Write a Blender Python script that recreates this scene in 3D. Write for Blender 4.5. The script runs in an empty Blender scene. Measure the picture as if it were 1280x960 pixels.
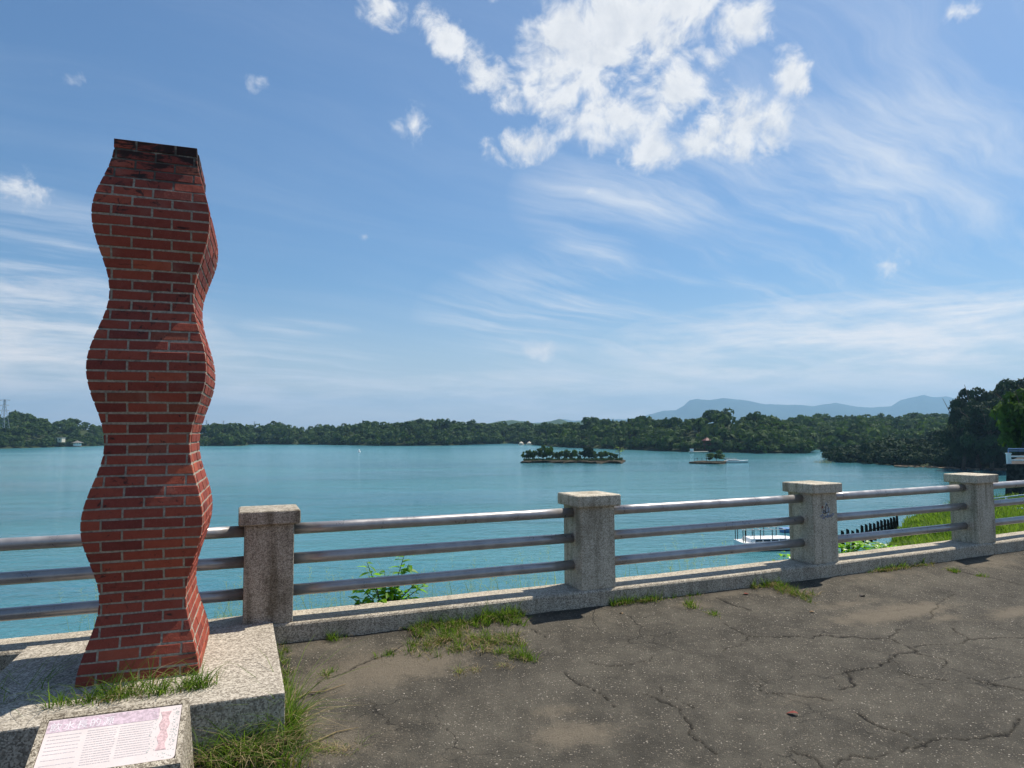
import bpy, bmesh, math, random
import numpy as np
from mathutils import Vector, Matrix
random.seed(7); RNG = np.random.default_rng(7)
scn = bpy.context.scene
COL = scn.collection

# ------------------------------------------------------------------ camera
FPX, PIT, ROLL, CAMZ = 860.0, .066, -.006, 1.65
cp, sp, cr, sr = math.cos(PIT), math.sin(PIT), math.cos(ROLL), math.sin(ROLL)
R0 = Vector((1, 0, 0)); U0 = Vector((0, -sp, cp)); FW = Vector((0, cp, sp))
RV = R0*cr + U0*sr; UV = U0*cr - R0*sr
cam = bpy.data.cameras.new('camera'); camo = bpy.data.objects.new('camera', cam); COL.objects.link(camo)
cam.sensor_width = 36; cam.lens = FPX/1280*36; cam.clip_start = .05; cam.clip_end = 60000
M = Matrix.Identity(4)
for i in range(3): M[i][0] = RV[i]; M[i][1] = UV[i]; M[i][2] = -FW[i]
M[2][3] = CAMZ
camo.matrix_world = M
scn.camera = camo

# ------------------------------------------------------------------ exposure, sun, sky
scn.view_settings.view_transform = 'Standard'; scn.view_settings.look = 'None'
scn.view_settings.exposure = 0.3; scn.view_settings.gamma = 1.0
scn.render.use_motion_blur = False
try:
    scn.cycles.use_denoising = True; scn.cycles.denoiser = 'OPENIMAGEDENOISE'
    scn.cycles.max_bounces = 6; scn.cycles.transparent_max_bounces = 8; scn.cycles.volume_bounces = 0
    scn.cycles.caustics_reflective = False; scn.cycles.caustics_refractive = False
except Exception: pass
SUN_AZ, SUN_EL = math.radians(40.5), math.radians(61)      # azimuth counted from +X towards +Y
S = Vector((math.cos(SUN_EL)*math.cos(SUN_AZ), math.cos(SUN_EL)*math.sin(SUN_AZ), math.sin(SUN_EL)))
sl = bpy.data.lights.new('sun', 'SUN'); so = bpy.data.objects.new('sun', sl); COL.objects.link(so)
sl.energy = 5.0; sl.angle = math.radians(.53); sl.color = (1, .94, .84)
so.location = (20, 20, 60); so.rotation_euler = (-S).to_track_quat('-Z', 'Y').to_euler()

class NT:                                                  # short names for building node graphs
    def __init__(s, tree): s.t = tree; s.n = tree.nodes; s.l = tree.links
    def put(s, sock, v):
        if v is None: return
        if isinstance(v, bpy.types.NodeSocket): s.l.new(v, sock)
        elif isinstance(v, (tuple, list)) and len(v) == 3 and sock.type == 'RGBA': sock.default_value = (*v, 1)
        else: sock.default_value = v
    def m(s, op, a, b=None, c=None, clamp=False):
        n = s.n.new('ShaderNodeMath'); n.operation = op; n.use_clamp = clamp
        for k, v in enumerate((a, b, c)): s.put(n.inputs[k], v)
        return n.outputs[0]
    def vm(s, op, a, b=None, out=0):
        n = s.n.new('ShaderNodeVectorMath'); n.operation = op
        s.put(n.inputs[0], a); s.put(n.inputs[1], b)
        return n.outputs[out]
    def scale(s, a, f):
        n = s.n.new('ShaderNodeVectorMath'); n.operation = 'SCALE'; s.put(n.inputs[0], a); s.put(n.inputs['Scale'], f); return n.outputs[0]
    def noise(s, vec, scale, detail=4, rough=.55, dist=0, out='Fac', lac=2.0):
        n = s.n.new('ShaderNodeTexNoise'); n.inputs['Scale'].default_value = scale; n.inputs['Detail'].default_value = detail
        n.inputs['Roughness'].default_value = rough; n.inputs['Distortion'].default_value = dist; n.inputs['Lacunarity'].default_value = lac
        s.put(n.inputs['Vector'], vec); return n.outputs[out]
    def vor(s, vec, scale, out='Distance', feature='F1', rnd=1):
        n = s.n.new('ShaderNodeTexVoronoi'); n.feature = feature; n.inputs['Scale'].default_value = scale; n.inputs['Randomness'].default_value = rnd
        s.put(n.inputs['Vector'], vec); return n.outputs[out]
    def mr(s, v, a, b, c=0, d=1, smooth=True):
        n = s.n.new('ShaderNodeMapRange'); n.interpolation_type = 'SMOOTHSTEP' if smooth else 'LINEAR'
        for k, x in enumerate((v, a, b, c, d)): s.put(n.inputs[k], x)
        return n.outputs[0]
    def mix(s, f, a, b, mode='MIX'):
        n = s.n.new('ShaderNodeMix'); n.data_type = 'RGBA'; n.blend_type = mode
        s.put(n.inputs['Factor'], f); s.put(n.inputs[6], a); s.put(n.inputs[7], b); return n.outputs[2]
    def ramp(s, f, pts):
        n = s.n.new('ShaderNodeValToRGB'); e = n.color_ramp.elements
        while len(e) < len(pts): e.new(.5)
        for k, (p, c) in enumerate(pts): e[k].position = p; e[k].color = (*c, 1)
        s.put(n.inputs[0], f); return n.outputs[0]
    def sep(s, v):
        n = s.n.new('ShaderNodeSeparateXYZ'); s.put(n.inputs[0], v); return n.outputs
    def comb(s, x, y, z):
        n = s.n.new('ShaderNodeCombineXYZ')
        for k, v in enumerate((x, y, z)): s.put(n.inputs[k], v)
        return n.outputs[0]
    def coord(s, which='Object'):
        return s.n.new('ShaderNodeTexCoord').outputs[which]
    def pos(s): return s.n.new('ShaderNodeNewGeometry').outputs['Position']
    def attr(s, name, out='Fac'):
        n = s.n.new('ShaderNodeAttribute'); n.attribute_name = name; return n.outputs[out]
    def bump(s, h, strength=.5, dist=.01, nrm=None):
        n = s.n.new('ShaderNodeBump'); n.inputs['Strength'].default_value = strength; n.inputs['Distance'].default_value = dist
        s.put(n.inputs['Height'], h); s.put(n.inputs['Normal'], nrm); return n.outputs[0]

def ray(px, py):                                           # direction of a place seen in the photograph (world space)
    dx, dy = px-640, py-480
    u = cr*dx+sr*dy; v = -sr*dx+cr*dy
    return Vector((u/FPX, cp+v/FPX*sp, sp-v/FPX*cp))
def onz(px, py, z):
    d = ray(px, py); t = (z-CAMZ)/d.z; return Vector((0, 0, CAMZ))+d*t
def aty(px, py, y):
    d = ray(px, py); return Vector((0, 0, CAMZ))+d*(y/d.y)

world = bpy.data.worlds.new('World'); scn.world = world; world.use_nodes = True
wt = NT(world.node_tree); wt.n.clear()
sky = wt.n.new('ShaderNodeTexSky'); sky.sky_type = 'NISHITA'; sky.sun_disc = False
sky.sun_elevation = SUN_EL; sky.sun_rotation = math.pi/2-SUN_AZ
sky.altitude = 50; sky.air_density = 1.15; sky.dust_density = .8; sky.ozone_density = 2.2
D = wt.vm('NORMALIZE', wt.coord('Generated'))
dx, dy, dz = wt.sep(D)
AZ = wt.m('ARCTAN2', dx, dy); EL = wt.m('ARCSINE', dz)
def azel(px, py):
    d = ray(px, py).normalized(); return math.atan2(d.x, d.y), math.asin(d.z)
def blob(px, py, rx, ry, rot=0):                           # one cloud bank: centre and half sizes (thousandths of a radian about)
    a, e = azel(px, py)
    v = wt.comb(wt.m('SUBTRACT', AZ, a), wt.m('SUBTRACT', EL, e), 0)
    if rot:
        n = wt.n.new('ShaderNodeVectorRotate'); n.rotation_type = 'Z_AXIS'; n.inputs['Angle'].default_value = rot; wt.put(n.inputs['Vector'], v); v = n.outputs[0]
    v = wt.vm('MULTIPLY', v, (FPX/rx, FPX/ry, 0))
    return wt.m('SUBTRACT', 1, wt.vm('LENGTH', v, out=1), clamp=True)
def most(vals):
    r = vals[0]
    for v in vals[1:]: r = wt.m('MAXIMUM', r, v)
    return r
warp = wt.vm('MULTIPLY', wt.vm('SUBTRACT', wt.noise(D, 9, 3, .5, out='Color'), (.5, .5, .5)), (.05, .05, .05))
DW = wt.vm('ADD', D, warp)
# --- broken cumulus high up
def wb(wgt, *a): return wt.m('MULTIPLY', blob(*a), wgt)
bigc = most([wb(1.15, 735, 80, 160, 92), wb(1.2, 780, 30, 120, 72), wb(1.15, 765, 150, 115, 58), wb(1.3, 565, 52, 66, 34, .5), wb(1.35, 608, 95, 80, 40, .6), wb(1.1, 655, 185, 78, 34),
            wb(1.5, 930, 155, 88, 58), wb(1.3, 985, 95, 34, 42), wb(1.15, 850, 8, 60, 34), wb(1.1, 935, 28, 52, 44), wb(1.15, 815, 190, 60, 36), wb(1.2, 700, 55, 110, 80), wb(1.25, 835, 120, 66, 46), wb(1.0, 880, 180, 60, 30)])
smallc = most([wb(1.5, 475, 14, 46, 36), wb(1.15, 515, 155, 46, 42), wb(1.25, 90, 102, 36, 20), wb(.95, 321, 103, 24, 28), wb(3.3, 672, 438, 36, 24), wb(1.6, 432, 473, 40, 14), blob(458, 297, 16, 10),
            blob(735, 237, 26, 20), blob(625, 8, 40, 26), blob(10, 232, 52, 36), blob(50, 240, 28, 18), blob(1195, 12, 40, 20), blob(892, 78, 28, 22), blob(840, 110, 60, 30), blob(1110, 330, 60, 22)])
cum = wt.m('MAXIMUM', bigc, wt.m('MULTIPLY', smallc, .50))
def cnoise(vec, det=9):
    return wt.m('ADD', wt.m('MULTIPLY', wt.noise(vec, 10, det, .6, .3), .62), wt.m('MULTIPLY', wt.noise(vec, 33, max(det-3, 3), .62, .3), .38))
c0 = wt.m('MULTIPLY', cnoise(DW), 3.0)
c1 = wt.m('ADD', c0, wt.m('MULTIPLY', wt.m('POWER', cum, .62), .98))
c2 = wt.m('MULTIPLY', cnoise(wt.vm('ADD', DW, (S.x*.016, S.y*.016, S.z*.016)), 6), 3.0)
have = wt.mr(cum, 0, .10)
CUM = wt.m('MULTIPLY', wt.mr(c1, 1.93, 2.48), have)
lit = wt.m('MULTIPLY', wt.m('SUBTRACT', c0, c2), .55)
thick = wt.mr(c1, 2.45, 2.95)
cshade = wt.m('SUBTRACT', wt.m('ADD', .90, lit), wt.m('MULTIPLY', thick, .30), clamp=True)
# --- thin streaks (cirrus) drawn out along the wind
zz = wt.m('ADD', wt.m('MAXIMUM', dz, 0), .10)
P2 = wt.comb(wt.m('DIVIDE', dx, zz), wt.m('DIVIDE', dy, zz), 0)
rotn = wt.n.new('ShaderNodeVectorRotate'); rotn.rotation_type = 'Z_AXIS'; rotn.inputs['Angle'].default_value = math.radians(-38); wt.put(rotn.inputs['Vector'], P2)
w2 = wt.vm('MULTIPLY', wt.vm('SUBTRACT', wt.noise(P2, 1.1, 3, .5, out='Color'), (.5, .5, .5)), (.45, .45, 0))
PS = wt.vm('MULTIPLY', wt.vm('ADD', rotn.outputs[0], w2), (.36, 2.1, 1))
s1 = wt.noise(PS, 1.7, 10, .64, .12)
s2 = wt.noise(P2, .55, 4, .5, .5)
cb = most([blob(1130, 400, 420, 130, -.12), blob(960, 360, 300, 90, .15), blob(700, 400, 190, 90), blob(820, 240, 190, 90), blob(1080, 200, 300, 200), blob(760, 330, 180, 70, -.4),
           blob(40, 430, 240, 130, .15), blob(40, 330, 200, 80), blob(340, 480, 330, 60), blob(1250, 350, 160, 70), blob(800, 480, 420, 55), blob(370, 412, 80, 16)])
CIR = wt.m('MULTIPLY', wt.mr(wt.m('ADD', s1, wt.m('MULTIPLY', wt.m('SUBTRACT', s2, .5), .5)), .36, .84), wt.m('ADD', wt.m('MULTIPLY', wt.m('POWER', cb, .7), 1.25), .10), clamp=True)
# --- long low banks above the far shore
hv = wt.comb(wt.m('MULTIPLY', AZ, 5), wt.m('MULTIPLY', EL, 30), 0)
hb = wt.noise(hv, 1.3, 10, .66, .3)
hm = most([blob(1150, 440, 360, 70, .05), blob(960, 462, 150, 26), blob(40, 440, 230, 90, .1), blob(1080, 500, 260, 28), blob(360, 500, 300, 30), blob(700, 500, 300, 40), blob(1240, 400, 130, 40)])
BANK = wt.m('MULTIPLY', wt.mr(hb, .34, .70), wt.m('MULTIPLY', wt.m('POWER', hm, .5), 1.0), clamp=True)
# --- milky veil that thickens to the horizon and towards the sun
sund = wt.vm('DOT_PRODUCT', D, tuple(S), out=1)
glow = wt.m('POWER', wt.m('MAXIMUM', sund, 0), 5)
veil = wt.m('ADD', wt.m('MULTIPLY', wt.m('POWER', wt.mr(EL, .22, .0, 0, 1, False), 1.7), .95), wt.m('MULTIPLY', glow, .27), clamp=True)
base = wt.mix(1, sky.outputs[0], (.66, .90, 1.10), 'MULTIPLY')
SKYK = .082
W = lambda k: (k*1.0/SKYK/1.22, k*1.0/SKYK/1.22, k*1.0/SKYK/1.22)
col = wt.mix(wt.m('MULTIPLY', veil, .75), base, (.98/SKYK/1.22, .90/SKYK/1.22, .86/SKYK/1.22))
col = wt.mix(wt.m('MULTIPLY', CIR, .92), col, (.80/SKYK/1.22, .84/SKYK/1.22, .90/SKYK/1.22))
col = wt.mix(BANK, col, (1.12/SKYK/1.22, 1.04/SKYK/1.22, .98/SKYK/1.22))
ccol = wt.mix(cshade, (.36/SKYK/1.22, .43/SKYK/1.22, .55/SKYK/1.22), (.88/SKYK/1.22, .89/SKYK/1.22, .91/SKYK/1.22))
col = wt.mix(CUM, col, ccol)
bg = wt.n.new('ShaderNodeBackground'); wt.put(bg.inputs[0], col); bg.inputs[1].default_value = SKYK
wo = wt.n.new('ShaderNodeOutputWorld'); wt.l.new(bg.outputs[0], wo.inputs[0])
world.cycles.sampling_method = 'MANUAL'; world.cycles.sample_map_resolution = 1024

# ------------------------------------------------------------------ helpers
def tag(o, label=None, cat=None, group=None, kind=None):
    if label: o['label'] = label
    if cat: o['category'] = cat
    if group: o['group'] = group
    if kind: o['kind'] = kind
    return o
def empty(name, loc, label=None, cat=None, group=None, rz=0):
    o = bpy.data.objects.new(name, None); COL.objects.link(o); o.location = loc; o.rotation_euler[2] = rz; o.empty_display_size = .1
    return tag(o, label, cat, group)
def link(name, me, mat=None, parent=None, loc=None):
    o = bpy.data.objects.new(name, me); COL.objects.link(o)
    if mat and not me.materials: me.materials.append(mat)
    if parent: o.parent = parent
    if loc is not None: o.location = loc
    return o
def npmesh(name, V, F, attrs=None, smooth=False):
    V = np.asarray(V, np.float32); F = np.asarray(F, np.int32); k = F.shape[1]
    me = bpy.data.meshes.new(name)
    me.vertices.add(len(V)); me.vertices.foreach_set('co', V.ravel())
    me.loops.add(F.size); me.loops.foreach_set('vertex_index', F.ravel())
    me.polygons.add(len(F)); me.polygons.foreach_set('loop_start', np.arange(0, F.size, k, dtype=np.int32))
    try: me.polygons.foreach_set('loop_total', np.full(len(F), k, np.int32))
    except Exception: pass
    me.polygons.foreach_set('use_smooth', np.full(len(F), smooth, bool))
    for an, av in (attrs or {}).items():
        a = me.attributes.new(an, 'FLOAT', 'POINT'); a.data.foreach_set('value', np.asarray(av, np.float32))
    me.update(calc_edges=True)
    return me
class MB:                                                  # a bag of polygons that becomes one mesh
    def __init__(s): s.v = []; s.f = []; s.t = []
    def add(s, vs, fs, t=.5):
        b = len(s.v); s.v += [tuple(v) for v in vs]; s.f += [[b+i for i in f] for f in fs]; s.t += [t]*len(vs); return s
    def box(s, c, d, R=None, t=.5):
        x, y, z = d[0]/2, d[1]/2, d[2]/2
        vs = [Vector(p) for p in ((-x,-y,-z),(x,-y,-z),(x,y,-z),(-x,y,-z),(-x,-y,z),(x,-y,z),(x,y,z),(-x,y,z))]
        if R is not None: vs = [R @ v for v in vs]
        return s.add([v+Vector(c) for v in vs], [(3,2,1,0),(4,5,6,7),(0,1,5,4),(1,2,6,5),(2,3,7,6),(3,0,4,7)], t)
    def tube(s, pts, rad, n=8, caps=True, t=.5):
        pts = [Vector(p) for p in pts]; rad = rad if isinstance(rad, (list, tuple)) else [rad]*len(pts)
        rings = []; up = Vector((.13, .21, .97))
        for i, p in enumerate(pts):
            d = (pts[min(i+1, len(pts)-1)]-pts[max(i-1, 0)]).normalized()
            a = d.cross(up); a = a.normalized() if a.length > 1e-4 else Vector((1, 0, 0)); b = d.cross(a)
            rings.append([p+(a*math.cos(2*math.pi*k/n)+b*math.sin(2*math.pi*k/n))*rad[i] for k in range(n)])
        vs = [v for r in rings for v in r]; fs = []
        for i in range(len(pts)-1):
            for k in range(n): fs.append((i*n+k, i*n+(k+1) % n, (i+1)*n+(k+1) % n, (i+1)*n+k))
        if caps: fs += [tuple(range(n))[::-1], tuple((len(pts)-1)*n+k for k in range(n))]
        return s.add(vs, fs, t)
    def build(s, name, mat, parent=None, smooth=False, bevel=0, loc=None, seg=2):
        me = bpy.data.meshes.new(name); me.from_pydata(s.v, [], s.f)
        a = me.attributes.new('tint', 'FLOAT', 'POINT'); a.data.foreach_set('value', np.asarray(s.t, np.float32))
        bm = bmesh.new(); bm.from_mesh(me)
        bmesh.ops.recalc_face_normals(bm, faces=bm.faces)
        if bevel: bmesh.ops.bevel(bm, geom=bm.edges[:], offset=bevel, segments=seg, profile=.6, affect='EDGES', clamp_overlap=True)
        bm.to_mesh(me); bm.free()
        if smooth:
            me.polygons.foreach_set('use_smooth', np.ones(len(me.polygons), bool))
        me.update()
        return link(name, me, mat, parent, loc)
def vnoise(x, y, seed=0):                                  # smooth value noise on arrays
    xi = np.floor(x).astype(np.int64); yi = np.floor(y).astype(np.int64); fx = x-xi; fy = y-yi
    fx = fx*fx*(3-2*fx); fy = fy*fy*(3-2*fy)
    def h(a, b):
        n = (a*374761393+b*668265263+seed*982451653) & 0x7fffffff
        n = ((n ^ (n >> 13))*1274126177) & 0x7fffffff
        return ((n ^ (n >> 16)) & 0xffff)/65535.0
    return (h(xi, yi)*(1-fx)+h(xi+1, yi)*fx)*(1-fy)+(h(xi, yi+1)*(1-fx)+h(xi+1, yi+1)*fx)*fy
def fbm(x, y, o=4, seed=0):
    r = 0; a = .5; t = 0
    for k in range(o): r = r+a*vnoise(x*2**k, y*2**k, seed+k); t += a; a *= .5
    return r/t

def pmat(name, rough=.7, spec=.3, metal=0):
    m = bpy.data.materials.new(name); m.use_nodes = True; t = NT(m.node_tree); b = m.node_tree.nodes['Principled BSDF']
    b.inputs['Roughness'].default_value = rough; b.inputs['Specular IOR Level'].default_value = spec; b.inputs['Metallic'].default_value = metal
    return m, t, b

# ------------------------------------------------------------------ materials
def flat(name, c, rough=.6, spec=.3, metal=0, var=.12, sc=6):
    m, t, b = pmat(name, rough, spec, metal); n = t.noise(t.pos(), sc, 5, .6)
    k = t.mr(n, .3, .7, 1-var, 1+var)
    t.put(b.inputs['Base Color'], t.mix(1, c, t.comb(k, k, k), 'MULTIPLY')); return m
def stone(name, dark, mid, pale, cell=170, bumpd=.0025, stains=.5, ramp_pos=(.12, .5, .9)):
    m, t, b = pmat(name, .85, .2); p = t.pos()
    cid = t.sep(t.vor(p, cell, 'Color'))[0]
    c = t.ramp(cid, [(ramp_pos[0], dark), (ramp_pos[1], mid), (ramp_pos[2], pale)])
    big = t.sep(t.vor(p, cell*.42, 'Color'))[1]
    c = t.mix(t.mr(big, .86, .95, 0, .65), c, dark); c = t.mix(t.mr(big, .1, .03, 0, .6), c, pale)
    x, y, z = t.sep(p)
    st = t.noise(t.comb(t.m('MULTIPLY', x, 15), t.m('MULTIPLY', y, 15), t.m('MULTIPLY', z, 1.1)), 1, 6, .6)
    bl = t.noise(p, 2.3, 5, .6)
    f = t.m('MULTIPLY', t.m('ADD', t.mr(st, .42, .74), t.mr(bl, .45, .75), clamp=True), stains)
    c = t.mix(f, c, t.mix(1, c, (.42, .40, .36), 'MULTIPLY'))
    t.put(b.inputs['Base Color'], c)
    h = t.m('ADD', t.m('MULTIPLY', t.vor(p, cell), -.7), t.m('MULTIPLY', t.noise(p, 30, 4, .6), .6))
    t.put(b.inputs['Normal'], t.bump(h, .8, bumpd)); return m
M_post = stone('washed_stone', (.33, .28, .21), (.57, .50, .385), (.72, .65, .52), 190, .002, .75)
M_post_dark = stone('darker_washed_stone', (.205, .175, .138), (.39, .345, .27), (.55, .50, .405), 190, .002, .9)  # darker, more streaked version of the post stone, for one post
M_kerb = stone('kerb_stone', (.19, .16, .125), (.45, .39, .30), (.62, .55, .435), 180, .002, .45)
M_plinth = stone('plinth_stone', (.20, .172, .137), (.385, .338, .272), (.57, .51, .42), 120, .003, .3)
M_slab = stone('sign_stone', (.16, .13, .095), (.42, .36, .27), (.64, .56, .44), 150, .003, .5)
M_slab_dark = M_slab

def brick_material():
    m, t, b = pmat('fired_brick', .82, .18); p = t.pos(); ti = t.attr('tint')
    c = t.ramp(ti, [(0, (.19, .044, .034)), (.3, (.28, .060, .040)), (.62, (.37, .082, .047)), (.9, (.48, .125, .064)), (1, (.15, .048, .036))])
    n = t.noise(p, 26, 6, .62); c = t.mix(t.mr(n, .35, .7, 0, .5), c, t.mix(1, c, (.72, .66, .62), 'MULTIPLY'))
    g = t.noise(p, 160, 3, .6); c = t.mix(t.mr(g, .55, .75, 0, .35), c, (.40, .20, .14))
    x, y, z = t.sep(p)
    sv = t.vm('MULTIPLY', p, (5, 5, 14)); s1 = t.noise(sv, 1.0, 6, .65, .6)
    top = t.mr(z, 3.05, 3.50, 0, .20)
    f = t.mr(t.m('ADD', s1, top), .612, .70, 0, .90); c = t.mix(f, c, (.018, .016, .015))
    e = t.noise(p, 3.1, 5, .6, .4); c = t.mix(t.mr(e, .55, .74, 0, .42), c, (.33, .17, .13))
    blot = t.noise(p, 19, 5, .7, .8); c = t.mix(t.mr(t.m('ADD', blot, t.m('MULTIPLY', t.noise(p, 1.7, 3, .5), .35)), .765, .86, 0, .85), c, (.03, .024, .022))
    t.put(b.inputs['Base Color'], c)
    t.put(b.inputs['Normal'], t.bump(t.m('ADD', n, t.m('MULTIPLY', g, .5)), .9, .006)); return m
M_brick = brick_material()
def mortar_material():
    m, t, b = pmat('mortar', .9, .15); p = t.pos(); n = t.noise(p, 60, 5, .65); s1 = t.noise(t.vm('MULTIPLY', p, (5, 5, 9)), 1, 5, .6)
    z = t.sep(p)[2]
    c = t.mix(t.mr(n, .3, .7), (.22, .185, .145), (.44, .375, .29)); c = t.mix(t.mr(t.m('ADD', s1, t.mr(z, 2.9, 3.5, 0, .3)), .60, .74, 0, .85), c, (.05, .045, .04))
    t.put(b.inputs['Base Color'], c); t.put(b.inputs['Normal'], t.bump(n, .6, .004)); return m
M_mortar = mortar_material()
def rail_material():
    m, t, b = pmat('rail_paint', .36, .6, .45); p = t.pos(); n = t.noise(p, 7, 6, .6)
    c = t.mix(t.mr(n, .35, .7), (.33, .31, .30), (.44, .415, .40))
    d = t.noise(p, 60, 4, .7); c = t.mix(t.mr(d, .66, .76, 0, .6), c, (.16, .10, .065))
    t.put(b.inputs['Base Color'], c); t.put(b.inputs['Roughness'], t.mr(n, .3, .7, .26, .42)); t.put(b.inputs['Normal'], t.bump(n, .15, .004)); return m
M_rail = rail_material()
def ground_material():
    m, t, b = pmat('worn_asphalt', .9, .2); p = t.pos(); sand = t.attr('sand'); crack = t.attr('crack'); dark = t.attr('dark_zone')
    n = t.noise(p, 1.6, 6, .62); f = t.noise(p, 45, 5, .7); fine = t.noise(p, 300, 3, .7)
    n2 = t.noise(p, 6.5, 5, .65)
    c = t.mix(t.mr(t.m('ADD', t.m('MULTIPLY', n, .6), t.m('MULTIPLY', n2, .4)), .34, .66), (.068, .061, .047), (.158, .141, .108))
    c = t.mix(t.mr(fine, .3, .75, 0, .6), c, (.030, .027, .025))
    # exposed aggregate
    v = t.n.new('ShaderNodeTexVoronoi'); v.inputs['Scale'].default_value = 104; t.put(v.inputs['Vector'], t.vm('ADD', p, t.scale(t.noise(p, 40, 2, out='Color'), .012)))
    cid = t.sep(v.outputs['Color']); size = t.m('MULTIPLY', t.m('POWER', cid[1], 2.0), .62)
    peb = t.m('MULTIPLY', t.mr(t.m('SUBTRACT', v.outputs['Distance'], size), .03, -.05), t.mr(t.m('ADD', cid[0], t.m('MULTIPLY', n, .5)), .60, .80))
    pc = t.ramp(cid[2], [(0, (.11, .09, .07)), (.5, (.24, .20, .155)), (.85, (.40, .345, .27)), (1, (.58, .52, .44))])
    peb2 = t.mr(t.vor(p, 130), .28, .16); k2 = t.sep(t.vor(p, 130, 'Color'))
    c = t.mix(t.m('MULTIPLY', peb2, t.mr(k2[0], .55, .8, 0, .8)), c, t.ramp(k2[1], [(0, (.07, .06, .05)), (.6, (.20, .17, .135)), (1, (.40, .35, .28))]))
    c = t.mix(peb, c, pc)
    pit = t.noise(p, 95, 4, .75); c = t.mix(t.mr(pit, .40, .30, 0, .85), c, (.016, .014, .012)); c = t.mix(t.mr(pit, .60, .76, 0, .6), c, (.30, .26, .20))
    hv = t.vm('ADD', p, t.scale(t.noise(p, 5, 5, .65, out='Color'), .22)); hair = t.mr(t.vor(hv, 2.1, 'Distance', 'DISTANCE_TO_EDGE'), .009, .002); hair = t.m('MULTIPLY', hair, t.mr(t.noise(p, .9, 4, .6), .50, .62))
    c = t.mix(t.m('MULTIPLY', hair, .85), c, (.018, .016, .014))
    sf = t.m('MULTIPLY', t.mr(t.m('ADD', sand, t.m('ADD', t.m('MULTIPLY', t.m('SUBTRACT', f, .5), .9), t.m('MULTIPLY', t.m('SUBTRACT', n2, .5), .8))), .22, .85), .88)
    sc = t.mix(t.mr(fine, .3, .7), (.14, .115, .082), (.245, .205, .15)); c = t.mix(sf, c, sc)
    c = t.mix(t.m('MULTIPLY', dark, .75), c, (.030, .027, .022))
    c = t.mix(crack, c, (.012, .011, .010))
    t.put(b.inputs['Base Color'], c)
    h = t.m('ADD', t.m('ADD', t.m('MULTIPLY', peb, .8), t.m('SUBTRACT', t.m('MULTIPLY', pit, 1.6), t.m('MULTIPLY', hair, 1.5))), t.m('ADD', t.m('MULTIPLY', f, 1.1), t.m('MULTIPLY', peb2, .5)))
    t.put(b.inputs['Normal'], t.bump(h, 1.0, .009)); return m
M_ground = ground_material()
def water_material():
    m, t, b = pmat('lake_water', .10, .5); p = t.pos(); b.inputs['IOR'].default_value = 1.33
    x, y, z = t.sep(p)
    d = t.m('SQRT', t.m('ADD', t.m('MULTIPLY', x, x), t.m('MULTIPLY', y, y)))
    big = t.noise(t.comb(t.m('MULTIPLY', x, .35), y, 0), .011, 4, .55, .4)
    mid = t.noise(t.comb(t.m('MULTIPLY', x, .3), y, 0), .05, 5, .6, .4)
    mk = t.m('ADD', t.m('MULTIPLY', big, .65), t.m('MULTIPLY', mid, .35))
    c = t.mix(t.mr(mk, .34, .66), (.032, .142, .182), (.086, .252, .275))
    t.put(b.inputs['Base Color'], c)
    v = t.comb(t.m('MULTIPLY', x, .55), t.m('MULTIPLY', y, 1.0), 0)
    w1 = t.noise(v, .9, 4, .6, .5); w2 = t.noise(v, 3.2, 4, .6, .3); w3 = t.noise(v, .22, 3, .5, .4)
    h = t.m('ADD', t.m('ADD', t.m('MULTIPLY', w1, .55), t.m('MULTIPLY', w2, .16)), t.m('MULTIPLY', w3, .6))
    st = t.m('MULTIPLY', t.mr(mid, .35, .65, .45, 1.1), t.mr(d, 35, 320, 1.0, .40))
    t.put(b.inputs['Normal'], t.bump(t.m('MULTIPLY', h, st), 1.0, .45))
    t.put(b.inputs['Roughness'], t.mr(d, 40, 500, .08, .22)); return m
M_water = water_material()
def leafmat(name, a, c, trans=.35, rough=.75, spec=.12, trcol=None):
    m = bpy.data.materials.new(name); m.use_nodes = True; t = NT(m.node_tree); b = m.node_tree.nodes['Principled BSDF']
    b.inputs['Roughness'].default_value = rough; b.inputs['Specular IOR Level'].default_value = spec
    ti = t.attr('tint'); cc = t.mix(ti, a, c)
    t.put(b.inputs['Base Color'], cc)
    if trans > 0:
        tr = m.node_tree.nodes.new('ShaderNodeBsdfTranslucent'); t.put(tr.inputs[0], t.mix(1, cc, trcol or (1.5, 1.7, .7), 'MULTIPLY'))
        mx = m.node_tree.nodes.new('ShaderNodeMixShader'); mx.inputs[0].default_value = trans
        t.l.new(b.outputs[0], mx.inputs[1]); t.l.new(tr.outputs[0], mx.inputs[2]); t.l.new(mx.outputs[0], m.node_tree.nodes['Material Output'].inputs[0])
    return m
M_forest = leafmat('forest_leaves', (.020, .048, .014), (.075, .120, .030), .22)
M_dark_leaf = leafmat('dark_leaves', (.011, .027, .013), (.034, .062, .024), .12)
M_light_leaf = leafmat('light_leaves', (.028, .062, .012), (.09, .155, .028), .28)
M_grass = leafmat('grass_blades', (.045, .105, .012), (.20, .27, .055), .4)
M_tall = leafmat('tall_grass', (.12, .20, .04), (.38, .42, .15), .4)
M_dry = leafmat('dry_grass', (.20, .14, .07), (.42, .33, .19), .2)
M_shrub = leafmat('shrub_leaves', (.10, .24, .012), (.24, .42, .03), .52, .35, .4)
M_bark = flat('bark', (.085, .065, .048), .9, .1, 0, .3, 5)
M_soil = flat('bank_soil', (.11, .085, .055), .95, .1, 0, .35, .8)
M_under = flat('forest_floor', (.035, .048, .020), .95, .1, 0, .3, .1)
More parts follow.
